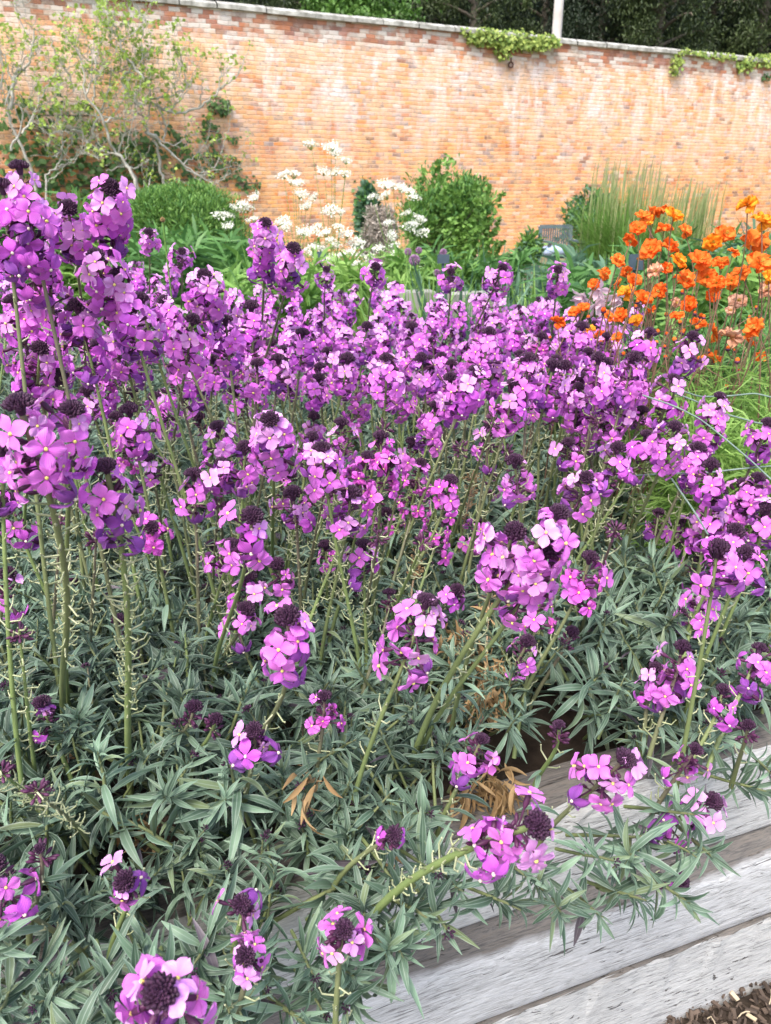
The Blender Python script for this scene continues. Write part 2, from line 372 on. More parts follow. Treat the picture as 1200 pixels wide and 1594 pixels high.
def woodmat(name, pale, seed):
    n = N(name); co = n.coord()
    m1 = n.mapping(co, (5, 34, 34), (seed, 0, 0)); m2 = n.mapping(co, (14, 260, 260), (seed * 2, 0, 0)); m3 = n.mapping(co, (45, 620, 620), (0, seed, 0))
    f1 = n.noise(m1, 1.6, 6, .6, .6); f2 = n.noise(m2, 1.3, 5, .65, 1.2); f3 = n.noise(m3, 1.2, 3, .6)
    blot = n.noise(co, 4.5, 5, .6)
    base = n.mix(n.ramp(blot, [(.32, 0.0), (.68, 1.0)]), tuple(x * .86 for x in pale), pale)
    base = n.mix(n.math('MULTIPLY', n.ramp(f1, [(.42, 0.0), (.66, 1.0)]), .30), base, (.33, .33, .33))
    fib = n.math('MULTIPLY', n.math('MULTIPLY', n.ramp(f2, [(.53, 0.0), (.59, 1.0)]), .85), n.ramp(n.noise(co, 14, 4, .6), [(.34, .35), (.56, 1.0)]))
    base = n.mix(fib, base, (.17, .165, .16))
    base = n.mix(n.math('MULTIPLY', n.ramp(f3, [(.44, 0.0), (.58, 1.0)]), .55), base, (.40, .40, .40))
    cr = n.ramp(n.noise(n.mapping(co, ((5, 62, 62) if seed < 4 else (13, 34, 34)), (seed, 3, 1)), 1.5, 4, .55, 1.6 if seed < 4 else 3.0), [((.645 if seed < 4 else .655), 0.0), (.675, 1.0)])
    base = n.mix(n.math('MULTIPLY', cr, .85), base, (.055, .045, .04))
    # weathered dark brown upper surface: pigment follows the upward grain side (normal), not light
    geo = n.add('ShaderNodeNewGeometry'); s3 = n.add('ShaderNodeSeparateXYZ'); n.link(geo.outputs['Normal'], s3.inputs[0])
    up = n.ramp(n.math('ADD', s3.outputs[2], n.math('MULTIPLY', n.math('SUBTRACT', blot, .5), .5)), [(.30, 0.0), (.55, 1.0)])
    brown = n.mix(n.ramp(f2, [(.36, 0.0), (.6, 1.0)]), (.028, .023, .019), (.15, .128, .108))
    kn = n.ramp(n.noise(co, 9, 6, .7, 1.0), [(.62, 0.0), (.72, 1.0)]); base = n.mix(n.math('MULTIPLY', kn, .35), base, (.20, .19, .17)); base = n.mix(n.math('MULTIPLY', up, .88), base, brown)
    h = n.math('SUBTRACT', n.math('ADD', n.math('MULTIPLY', f1, .5), n.math('MULTIPLY', f2, -.7)), n.math('MULTIPLY', cr, 1.2))
    return n.finish(base, .85, n.bump(h, .8, .004), spec=.15)
def sleeper(z0, z1, nf, depth, seed, label, pale, lower_round=0., lo=-2.2, hi=4.2):
    """timber beam with front face nf metres from camera foot along the bed normal"""
    mname = 'weathered_timber_%d' % seed; M[mname] = woodmat(mname, pale, seed * 1.7)
    g = Geo(); r = random.Random(seed); nxs = 260; L = hi - lo
    h = z1 - z0
    prof = [(depth, h), (depth * .5, h + .002), (.030, h - .001), (.016, h - .005), (.006, h - .014), (.001, h - .030), (0, h - .05), (0, h * .55), (0, h * .3), (0, .02), (.001 + lower_round * 3, .004), (.003 + lower_round * 6, 0), (depth, 0)]
    if seed == 3: prof[2:7] = [(.012, h), (.004, h - .0002), (.001, h - .001), (0, h - .003), (0, h - .008)]
    if seed == 2: prof[2:7] = [(.052, h + .0), (.036, h - .006), (.014, h - .018), (.003, h - .034), (0, h - .055)]
    V = []; uv = []
    ph = [r.uniform(0, 6) for _ in range(6)]
    for i in range(nxs):
        x = lo + L * i / (nxs - 1)
        wob = .0022 * math.sin(x * 2.1) + .0008 * math.sin(x * 7 + ph[1]); wz = .003 * math.sin(x * 1.7 + ph[2]) + .0016 * math.sin(x * 9 + ph[3])
        for k, (a, b) in enumerate(prof):
            rag = (.0022 * math.sin(x * 61 + k * 1.3 + ph[4]) + .002 * math.sin(x * 113 + k * 2.1 + ph[5])) if 2 <= k <= 6 else 0
            V.append((x, a + wob + rag * .6, b + (wz if k < 8 else wz * .6) * (1 if seed == 1 else .5) + rag * (.35 if seed == 3 else 1))); uv.append((k / 12, x))
    n_ = len(prof); F = [(i * n_ + (k + 1) % n_, i * n_ + k, (i + 1) * n_ + k, (i + 1) * n_ + (k + 1) % n_) for i in range(nxs - 1) for k in range(n_)]
    g.add(V, F, mname, uv)
    e = [tuple(range(n_))]
    o = link('timber_sleeper', g.mesh('timber_sleeper', seed == 2), None, TN * nf + np.array([0, 0, z0])); o.rotation_euler = (0, 0, TD)
    return tag(o, label, 'timber beam')
sleeper(.358, .54, .676, .065, 1, 'uppermost pale grey timber beam set back at the edge of the flower bed', (.62, .62, .61))
sleeper(.186, .356, .649, .15, 2, 'wide pale grey timber beam with dark ledge below the uppermost beam', (.68, .685, .69))
sleeper(-.03, .1825, .6475, .13, 3, 'lowest timber beam with curved cracks resting on the bark mulch', (.66, .66, .64), .002)

g = Geo(); V = []
for j in range(24):
    for i in range(60):
        p = TX * (-.8 + 3.4 * i / 59) + TN * (-.4 + 1.045 * j / 23); V.append((p[0], p[1], .002 + .006 * math.sin(i * 1.9 + j * .7) * math.cos(j * 1.3)))
g.add(V, gridF(60, 24), 'soil'); tag(link('path', g.mesh('path')), kind='structure')
# bark mulch by the timber
M['bark'] = leafmat('bark_chip', (.022, .015, .011), (.13, .095, .072), transl=0, rough=.9)
M['straw'] = leafmat('straw', (.35, .28, .18), (.5, .42, .3), transl=0, rough=.9)
g = Geo()
for _ in range(14000):
    a = random.uniform(.1, 1.6); b_ = random.uniform(.15, .66)
    p = TX * a + TN * b_ + np.array([0, 0, random.uniform(-.012, .022)]); px, py, d = proj(p)
    if px < 900 or py < 1400: continue
    L = random.uniform(.006, .024); Wd = L * random.uniform(.2, .6); T = random.uniform(.002, .006)
    Rm = frame(norm([random.gauss(0, .5), random.gauss(0, .5), 1]), [random.gauss(0, 1), random.gauss(0, 1), 0])
    V = np.array([(-L, -Wd * .6, -T), (L * .8, -Wd, -T), (L, Wd * .5, -T), (-L * .8, Wd, -T), (-L * .9, -Wd * .5, T), (L * .7, -Wd * .8, T), (L * .9, Wd * .4, T), (-L * .7, Wd * .8, T)]) / 2
    V = V @ Rm.T + p; r_ = random.random()
    g.add(V, [(0, 3, 2, 1), (4, 5, 6, 7), (0, 1, 5, 4), (1, 2, 6, 5), (2, 3, 7, 6), (3, 0, 4, 7)], 'bark' if random.random() > .04 else 'straw', rnd=r_)
for _ in range(3):
    p = G(random.uniform(1090, 1200), random.uniform(1560, 1594), .02); q = p + np.array([random.gauss(0, .03), random.gauss(0, .03), .01])
    tube(g, bez(p, p + [.01, .01, .01], q, q, 5), .0012, 'straw', 4)
tag(link('bark_mulch', g.mesh('bark_mulch', False)), 'dark brown chipped bark mulch at the foot of the lowest timber', None, None, 'stuff')

# ------------------------------------------------------------------ wallflower foliage: bushes made of leafy shoots
LT = [leafV(1, W, b_, fo, 7, 3, 1.0, tw) for (W, b_, fo, tw) in
      ((.15, .4, .28, .2), (.13, .9, .3, -.3), (.17, 1.2, .22, .1), (.12, .2, .35, .3), (.15, 1.7, .2, -.2), (.13, -.3, .3, .1))]
def shoot_proto(i, n=24, size=1.0, upright=.0):
    r = random.Random(100 + i); g = Geo(); H = .07 * size
    tube(g, [(0, 0, -.06), (0, 0, 0), (.002, 0, H * .6), (0, .002, H)], [.0028, .0026, .002, .001], 'stem', 5, rnd=.6)
    for k in range(n):
        t = k / (n - 1); az = k * 2.39996 + r.gauss(0, .5); el = R(-22 + upright * 30 + 88 * t ** 1.2 + r.gauss(0, 16))
        L = size * (.066 - .042 * t ** 1.6) * r.uniform(.65, 1.25)
        d = np.array([math.cos(az) * math.cos(el), math.sin(az) * math.cos(el), math.sin(el)])
        side = np.cross(d, [0, 0, 1.]); side = norm(side if np.linalg.norm(side) > .05 else [1, 0, 0]); side = norm(side + .45 * r.gauss(0, 1) * np.cross(d, side))
        side = norm(side - d * (side @ d)); Rm = np.stack([side, d, np.cross(side, d)], 1)
        if Rm[2, 2] < 0: Rm = np.stack([-side, d, -Rm[:, 2]], 1)
        m = 'leaf'
        if t < .2 and r.random() < .10: m = 'leaf_purple'
        if t < .15 and r.random() < .02: m = 'leaf_yellow'
        addleaf(g, LT[r.randrange(6)], Rm, np.array([0, 0, H * t * .95]), L, m, r.random())
    if i % 4 == 1:   # young bud knot in the middle of the rosette
        for k in range(14):
            az = k * 2.4; el = R(20 + 65 * (1 - k / 14)); d = np.array([math.cos(az) * math.cos(el), math.sin(az) * math.cos(el), math.sin(el)])
            budm(g, np.array([0, 0, H]) + d * .004, d, .0013, .0045, 5)
    return g
def budm(g, p, d, r_, L, seg=6, mat='bud', rnd=None):
    Fm = frame(d); V = []; uv = []
    prof = [(.35, 0), (1, .40), (.95, .75), (.35, 1)]
    for j, (a, b_) in enumerate(prof):
        for k in range(seg):
            q = 2 * PI * k / seg; V.append(p + Fm @ np.array([math.cos(q) * a * r_, math.sin(q) * a * r_, b_ * L])); uv.append((k / seg, b_))
    g.add(V, gridF(seg, 4, True), mat, uv, random.random() if rnd is None else rnd)
NSH = 14
shoots = [shoot_proto(i, 26 if i % 3 else 20, 1.0, (i % 3) * .4) for i in range(NSH)]
shoot_me = [s.mesh('leafy_shoot') for s in shoots]

BND = [(-300, 1950), (200, 1800), (290, 1640), (350, 1540), (480, 1450), (570, 1410), (620, 1330), (680, 1220), (740, 1175), (790, 1140), (870, 1120), (910, 1160), (1000, 1200), (1080, 1180), (1130, 1120), (1200, 1090), (1500, 1000)]
def bnd(px): return np.interp(px, [a for a, _ in BND], [b_ for _, b_ in BND])
def vnoise(x, y):
    return .5 * math.sin(x * 7.1 + 1.3 * math.sin(y * 5.3)) + .5 * math.sin(y * 8.3 + 1.7 * math.sin(x * 4.1 + 2))
def canopy(x, y):
    n_ = np.array([x, y, 0]) @ TN
    z = .652 + .045 * vnoise(x, y)
    edge = min(1, max(0, (n_ - .48) / .34)); z -= .13 * (1 - edge) ** 1.5
    return z
BUSH = [(-.35, .62), (.02, .80), (.42, 1.02), (-.55, 1.15), (.0, 1.35), (.55, 1.55), (-.75, 2.0), (.05, 2.2), (.85, 1.40), (.9, 2.4)]
BL = ['leafy grey-green wallflower bush filling the lower left corner', 'grey-green wallflower bush at the middle of the timber edge, above the dry brown leaves',
      'grey-green wallflower bush spilling over the timber on the right', 'grey-green wallflower bush at left under the tall seeding stems',
      'grey-green wallflower bush in the middle under the mauve spikes', 'grey-green wallflower bush right of centre, behind the largest flower cluster',
      'distant wallflower bush on the left below the dense purple band', 'distant wallflower bush in the centre below the dense purple band',
      'wallflower bush at far right beside the bright feathery foliage', 'distant wallflower bush below the orange flowers']
cands = []
y = .40
while y < 3.3:
    sp = .044 if y < 1.3 else .062
    x = -.6 * y - .25
    while x < .62 * y + .3:
        for layer in (0, 1, 2):
            xx = x + random.uniform(-.5, .5) * sp; yy = y + random.uniform(-.5, .5) * sp
            if layer and random.random() < .45: continue
            z = canopy(xx, yy) - layer * .07 - random.uniform(0, .04)
            n_ = np.array([xx, yy, 0]) @ TN
            if n_ < .72 and z < .56: z = .56 if n_ > .66 else z
            px, py, d = proj((xx, yy, z))
            if px < -120 or px > 1330 or py > 1720: continue
            if py > bnd(px) + random.uniform(-14, 14): continue
            if n_ < .66 and layer > (1 if px < 420 else 0): continue
            if yy > 2.0 and layer > 1: continue
            # right-hand back corner belongs to the geums
            if px > 1020 and py < 700 + .35 * (px - 1020): continue
            # dark hollow above the timber
            if 790 < px < 900 and 1040 < py < 1210 and random.random() < .72: continue
            if 640 < px < 760 and 980 < py < 1180 and random.random() < .35: continue
            cands.append((xx, yy, z, n_, px, py, d, layer))
        x += sp
    y += sp
# hanging shoots over the timber
HANG = [(860, 1395, .80), (905, 1400, .82), (950, 1385, .84), (1010, 1360, .86), (905, 1330, .84), (980, 1320, .86), (1040, 1310, .88), (1070, 1300, .90), (1020, 1260, .9), (940, 1300, .9),
        (20, 1590, .66), (80, 1560, .68), (130, 1600, .66), (180, 1570, .68), (230, 1610, .67), (280, 1585, .69), (60, 1500, .70), (160, 1500, .71), (250, 1510, .71), (310, 1500, .72), (20, 1530, .68), (110, 1530, .69), (210, 1540, .69), (340, 1530, .72), (390, 1510, .74), (0, 1440, .72), (330, 1450, .75), (400, 1460, .76), (-40, 1560, .66), (430, 1560, .74), (590, 1340, .84), (640, 1290, .88), (560, 1400, .8), (470, 1480, .76), (540, 1460, .78), (600, 1440, .79), (660, 1400, .8), (700, 1370, .82), (780, 1330, .84), (820, 1360, .82), (520, 1500, .76), (560, 1520, .76), (610, 1400, .80), (650, 1340, .84), (480, 1540, .75), (370, 1590, .72), (330, 1560, .72), (600, 1480, .77), (750, 1390, .80), (690, 1330, .86), (1130, 1215, .98), (1175, 1180, 1.0)]
bush_roots = [empty('wallflower_bush', (x_, y_, .5), BL[i], 'wallflower bush') for i, (x_, y_) in enumerate(BUSH)]
per = {i: [] for i in range(len(BUSH))}
for c in cands:
    i = min(range(len(BUSH)), key=lambda k: (BUSH[k][0] - c[0]) ** 2 + (BUSH[k][1] - c[1]) ** 2 * .8); per[i].append(c)
for (px, py, d) in HANG:
    p = P(px, py, d); i = min(range(len(BUSH)), key=lambda k: (BUSH[k][0] - p[0]) ** 2 + (BUSH[k][1] - p[1]) ** 2)
    per[i].append((p[0], p[1], p[2], .5, px, py, d - 2, 9))
for i, lst in per.items():
    if not lst: continue
    lst.sort(key=lambda c: c[6] + .4 * c[7] * (c[7] < 9)); root = bush_roots[i]; base = np.array(root.location)
    rest = Geo()
    for k, c in enumerate(lst):
        p = np.array(c[:3]); n_ = c[3]; j = random.randrange(NSH)
        out = max(0, (.80 - n_) / .30); ax = np.array([random.gauss(0, .42), random.gauss(0, .42) - .08, 1.]) - TN * min(1.1, out * .9)
        if c[7] == 9: ax = np.array([random.gauss(0, .3), random.gauss(0, .2), .45]) - TN * .9
        s = random.uniform(.62, 1.15)
        if c[7] == 9: s *= .85
        if c[1] > 1.5: s *= 1.15
        Rm = frame(ax, [math.cos(k), math.sin(k), 0])
        if k < 92: link('leafy_shoot', shoot_me[j], root, p - base, Rm, s)
        else: rest.merge(shoots[j], Rm, p - base, s, random.random())
    if rest.n: tag(link('foliage', rest.mesh('foliage'), root), kind='stuff')
# withered bits belonging to the middle bushes
def dry(root, spots):
    g = Geo(); base = np.array(root.location)
    for (px, py, z, n, sp) in spots:
        c = G(px, py, z)
        for _ in range(n):
            p = c + np.array([random.gauss(0, sp), random.gauss(0, sp), random.gauss(0, sp * .8)])
            d = norm([random.gauss(0, .6), random.gauss(0, .6) - .3, -.9 + random.gauss(0, .5)]); side = norm(np.cross(d, [random.gauss(0, 1), random.gauss(0, 1), .3]))
            addleaf(g, LT[random.choice((1, 2, 4))], np.stack([side, d, np.cross(side, d)], 1), p - base, random.uniform(.03, .055) * (1, .8)[random.random() < .5], 'leaf_dry')
    tag(link('withered_leaves', g.mesh('withered_leaves'), root), 'withered tan leaves', kind='stuff')
dry(bush_roots[1], [(775, 1225, .57, 70, .012), (745, 1090, .64, 60, .022), (720, 1000, .68, 45, .02), (760, 1040, .66, 30, .02), (720, 1235, .56, 22, .01)])
dry(bush_roots[0], [(215, 1280, .58, 16, .015), (480, 1215, .68, 14, .008), (130, 1180, .60, 8, .015), (600, 1330, .6, 6, .01)])

# ------------------------------------------------------------------ wallflower blossoms, buds and stems
def petal(L, W, cup, droop, nu=5, nv=6, wav=.0, r=random):
    V = []; uv = []; ph = r.uniform(0, 6)
    for j in range(nv):
        t = j / (nv - 1); wd = W * (.12 + .88 * math.sin(PI * .5 * min(1, t / .62)) ** 1.6) * (math.sqrt(max(0, 1 - ((t - .62) / .40) ** 2)) if t > .62 else 1)
        if j == nv - 1: wd = W * .30
        for i in range(nu):
            s_ = i / (nu - 1) - .5
            rr = L * (t - (.10 * (2 * s_) ** 2 * (t > .5) * t))
            z = cup * L * math.sin(t * PI * .55) - droop * L * t ** 2 + wav * L * t * math.sin(s_ * 9 + ph) + .10 * L * (2 * s_) ** 2 * t * (.5 if cup > 0 else -.6)
            V.append((s_ * wd, rr, z)); uv.append((i / (nu - 1), t))
    return np.array(V), gridF(nu, nv), np.array(uv)
ZF = .0155
def blossom_geo(kind, seed, lo=False):
    r = random.Random(seed * 31 + len(kind)); g = Geo(); ZF = .0130 + .0042 * (seed % 4)
    mat = {'light': 'pet_light', 'mid': 'pet_mid', 'deep': 'pet_deep', 'old': 'pet_old', 'magenta': 'pet_magenta'}[kind]
    nu, nv = (3, 4) if lo else (5, 7)
    L = .0135 * {'light': .94, 'mid': 1.0, 'deep': 1.0, 'old': .92, 'magenta': .9}[kind]
    droop = {'light': .08, 'mid': .16, 'deep': .35, 'old': .85, 'magenta': .2}[kind]; cup = .14 if kind in ('light', 'mid', 'magenta') else .05
    
    tube(g, [(0, 0, 0), (0, 0, ZF - .010)], [.0007, .0008], 'calyx', 4, caps=False)
    tube(g, [(0, 0, ZF - .010), (0, 0, ZF - .0065), (0, 0, ZF - .002), (0, 0, ZF)], [.0009, .0021, .0022, .0017], 'calyx', 4 if lo else 6, caps=False)
    a0 = r.uniform(0, PI); pinch = r.uniform(-.14, .14)
    for q in range(4):
        a = a0 + q * PI / 2 + (pinch if q % 2 else -pinch) + r.gauss(0, .07)
        tilt = r.gauss(0, .10) + (r.random() < .3) * (.25 if kind in ('deep', 'old') else .05)
        V, F, uv = petal(L * r.uniform(.92, 1.08), L * r.uniform(.78, .94), cup, droop + tilt, nu, nv, (.06 + .05 * (seed % 3)) if kind in ('light', 'mid') else (.14 if kind == 'deep' else .22), r)
        c, s = math.cos(a), math.sin(a); V2 = np.stack([V[:, 0] * c - V[:, 1] * s, V[:, 0] * s + V[:, 1] * c, V[:, 2] + ZF + .0005 * (q % 2) + .0003 * q], 1)
        g.add(V2, F, mat, uv, r.random())
    e = 'eye' if kind in ('light', 'mid', 'magenta') else 'eye_old'; R_ = .0015
    if lo: g.add([(-R_, -R_, ZF + .002), (R_, -R_, ZF + .002), (R_, R_, ZF + .002), (-R_, R_, ZF + .002)], [(0, 1, 2, 3)], e)
    else: tube(g, [(0, 0, ZF - .001), (0, 0, ZF + .0014), (0, 0, ZF + .0022)], [R_ * 1.0, R_, R_ * .55], e, 6)
    return g
BK = {k: [blossom_geo(k, i) for i in range(4)] for k in ('light', 'mid', 'deep', 'old', 'magenta')}
BKL = {k: [blossom_geo(k, i, True) for i in range(3)] for k in ('light', 'mid', 'deep', 'old', 'magenta')}
BM = {k: [b_.mesh('blossom') for b_ in v] for k, v in BK.items()}
def budcluster_geo(seed, n=70, size=1.0, seg=6, tall=1.0):
    r = random.Random(seed); g = Geo()
    for k in range(n):
        t = (k + .5) / n; th = math.acos(1 - 1.18 * t); az = k * 2.39996 + r.gauss(0, .1)
        d = np.array([math.sin(th) * math.cos(az), math.sin(th) * math.sin(az), math.cos(th) * tall])
        rr = size * (.0052 + .0017 * t) * r.uniform(.92, 1.1)
        d2 = norm(d + np.array([0, 0, .35 + .5 * t]))
        budm(g, d * rr + np.array([0, 0, .001]), d2, size * .00175 * r.uniform(.85, 1.15) * (.7 + .5 * t), size * (.0046 + .0026 * t) * r.uniform(.9, 1.1), seg, 'bud', r.random())
    tube(g, [(0, 0, -.008 * size), (0, 0, .004 * size)], [.003 * size, .006 * size], 'bud', 6)
    return g
BC = [budcluster_geo(i, 78, 1.0, 6, 1.0 + .3 * (i % 3)) for i in range(5)]
BCM = [b_.mesh('bud_cluster') for b_ in BC]
BCL = [budcluster_geo(20 + i, 26, 1.0, 4, 1.3) for i in range(3)]

def head_layout(n, L, r, palette):
    """list of (s below the tip, azimuth, elevation, kind)"""
    out = []
    for k in range(n):
        t = (k + .5) / n; s = .009 + L * t ** 1.05; az = k * 2.39996 + r.gauss(0, .25)
        el = R(34 - 60 * t + r.gauss(0, 20))
        if palette == 'magenta': kind = 'magenta' if r.random() < .7 else 'mid'
        else:
            q = t + r.gauss(0, .14)
            kind = 'light' if q < .24 else 'mid' if q < .60 else 'deep' if q < .84 else 'old'
            if palette == 'violet' and kind == 'mid' and r.random() < .12: kind = 'deep'
            if palette == 'bright' and kind in ('deep', 'old') and r.random() < .6: kind = 'mid'
        out.append((s, az, el, kind))
    return out
def stem_geo(pts, r0, r1, pods, podzone, r, base, rnd=None, leaves=0):
    g = Geo(); pts = pts - base; n = len(pts); rn = r.random() if rnd is None else rnd
    tube(g, pts, np.linspace(r0, r1, n), 'stem', 7, rn)
    cum = np.linspace(0, 1, n)
    for k in range(pods):
        t = podzone[0] + (podzone[1] - podzone[0]) * (k + r.random()) / pods
        p = np.array([np.interp(t, cum, pts[:, i]) for i in range(3)]); ti = min(n - 2, int(t * (n - 1))); tan = norm(pts[ti + 1] - pts[ti])
        Fm = frame(tan); a = k * 2.4 + r.gauss(0, .4); rad = Fm[:, 0] * math.cos(a) + Fm[:, 1] * math.sin(a)
        L = r.uniform(.006, .020) * (1.3 if pods > 60 else 1); e = r.uniform(.2, .9); q = p + rad * L * .8 + tan * L * e * .6; q2 = q + norm(rad * .4 + tan) * L * r.uniform(.1, .5)
        tube(g, [p, q, q2], [.0011, .0009, .0007], 'pod', 4, r.random(), False)
        budm(g, q2, norm(q2 - q), .0011, .0022, 4, 'pod', r.random())
    for k in range(int(pods > 0) * 16):     # spent calyces and side buds inside the head
        t = podzone[1] - .06 + (1 - podzone[1] + .04) * r.random(); p = np.array([np.interp(t, cum, pts[:, i]) for i in range(3)]); a = r.uniform(0, 6.3); ti = min(n - 2, int(t * (n - 1))); Fm = frame(norm(pts[ti + 1] - pts[ti]))
        d = norm(Fm[:, 0] * math.cos(a) + Fm[:, 1] * math.sin(a) + Fm[:, 2] * r.uniform(-.1, .8)); q = p + d * .006; tube(g, [p, q], .0007, 'calyx', 4, rn, False); budm(g, q, d, .0019, r.uniform(.006, .010), 5, 'calyx')
    for k in range(leaves):
        t = r.uniform(.05, .45); p = np.array([np.interp(t, cum, pts[:, i]) for i in range(3)]); a = r.uniform(0, 2 * PI)
        d = norm([math.cos(a), math.sin(a), r.uniform(-.1, .8)]); side = norm(np.cross(d, [0, 0, 1])); Rm = np.stack([side, d, np.cross(side, d)], 1)
        if Rm[2, 2] < 0: Rm = np.stack([-side, d, -Rm[:, 2]], 1)
        addleaf(g, LT[r.randrange(6)], Rm, p, r.uniform(.03, .055), 'leaf', r.random())
    return g
cnt_stem = 0
def make_stem(px, py, s, n, label, base=None, pal='', pods=14, L=None, group=None, budsize=1.0, tilt=None, thick=1.0, curve=.0, lean=None, seed=None, i_hang=False):
    global cnt_stem; cnt_stem += 1
    r = random.Random(1000 + cnt_stem if seed is None else seed)
    d = .0275 * FPX / s
    if s > 22 and ray(px, py)[2] < -.2: d = min(d, (CAMZ - .735) / -ray(px, py)[2]) if i_hang is False else d
    fs = s * d / (.0275 * FPX); budsize *= fs; tip = P(px, py, d)
    if base is not None: B = G(base[0], base[1], base[2])
    else:
        lx = r.gauss(0, .05) if lean is None else lean
        B = np.array([tip[0] + lx, tip[1] + r.uniform(-.01, .09), min(.60, tip[2] - .1)])
    ax = norm((tip - B) + np.array([0, 0, .12]) + np.array([r.gauss(0, .03), r.gauss(0, .03), 0]))
    if tilt is not None: ax = norm(tilt)
    D = np.linalg.norm(tip - B)
    pts = bez(B, B + norm((tip - B) * np.array([.6, .6, 1.])) * D * .35 + TX * curve, tip - ax * D * .35, tip - ax * .004, 14)
    root = empty('wallflower', B, label, 'wallflower', group)
    L = (L if L is not None else .014 + .0035 * n) * fs; bs = budsize
    hz = max(0.3, 1 - (L + .01) / D)
    link('stem', stem_geo(pts, .0033 * thick, .0019 * thick, pods, (max(.1, hz - .55), hz + .04), r, B, leaves=3 if s < 45 else 2).mesh('stem'), root)
    link('bud_cluster', r.choice(BCM), root, tip - B, frame(ax, [r.gauss(0, 1), r.gauss(0, 1), 0]), bs * r.uniform(.92, 1.1))
    Fm = frame(ax, [1, 0, 0]); cum = np.concatenate([[0], np.cumsum(np.linalg.norm(np.diff(pts[::-1], axis=0), axis=1))]); rp = pts[::-1]
    for (ss, az, el, kind) in head_layout(n, L, r, pal):
        p = np.array([np.interp(ss, cum, rp[:, i]) for i in range(3)])
        rad = Fm[:, 0] * math.cos(az) + Fm[:, 1] * math.sin(az); dv = norm(rad * math.cos(el) + ax * math.sin(el) + np.array([0, 0, .06]))
        if n <= 7:    # few-flowered heads: the open ones face the light and viewer side
            dv = norm(dv + np.array([0, -.35, .1]))
        dv = norm(dv + np.array([r.gauss(0, .34), r.gauss(0, .30) - .22, r.gauss(0, .26)]))
        link('blossom', r.choice(BM[kind]), root, p - B, frame(dv, [r.gauss(0, 1), r.gauss(0, 1), r.gauss(0, 1)]), (r.uniform(1.05, 1.28) if ss > .015 else r.uniform(.65, 1.05)) * (.92 if s > 48 and n > 8 else 1) * fs)
    return root

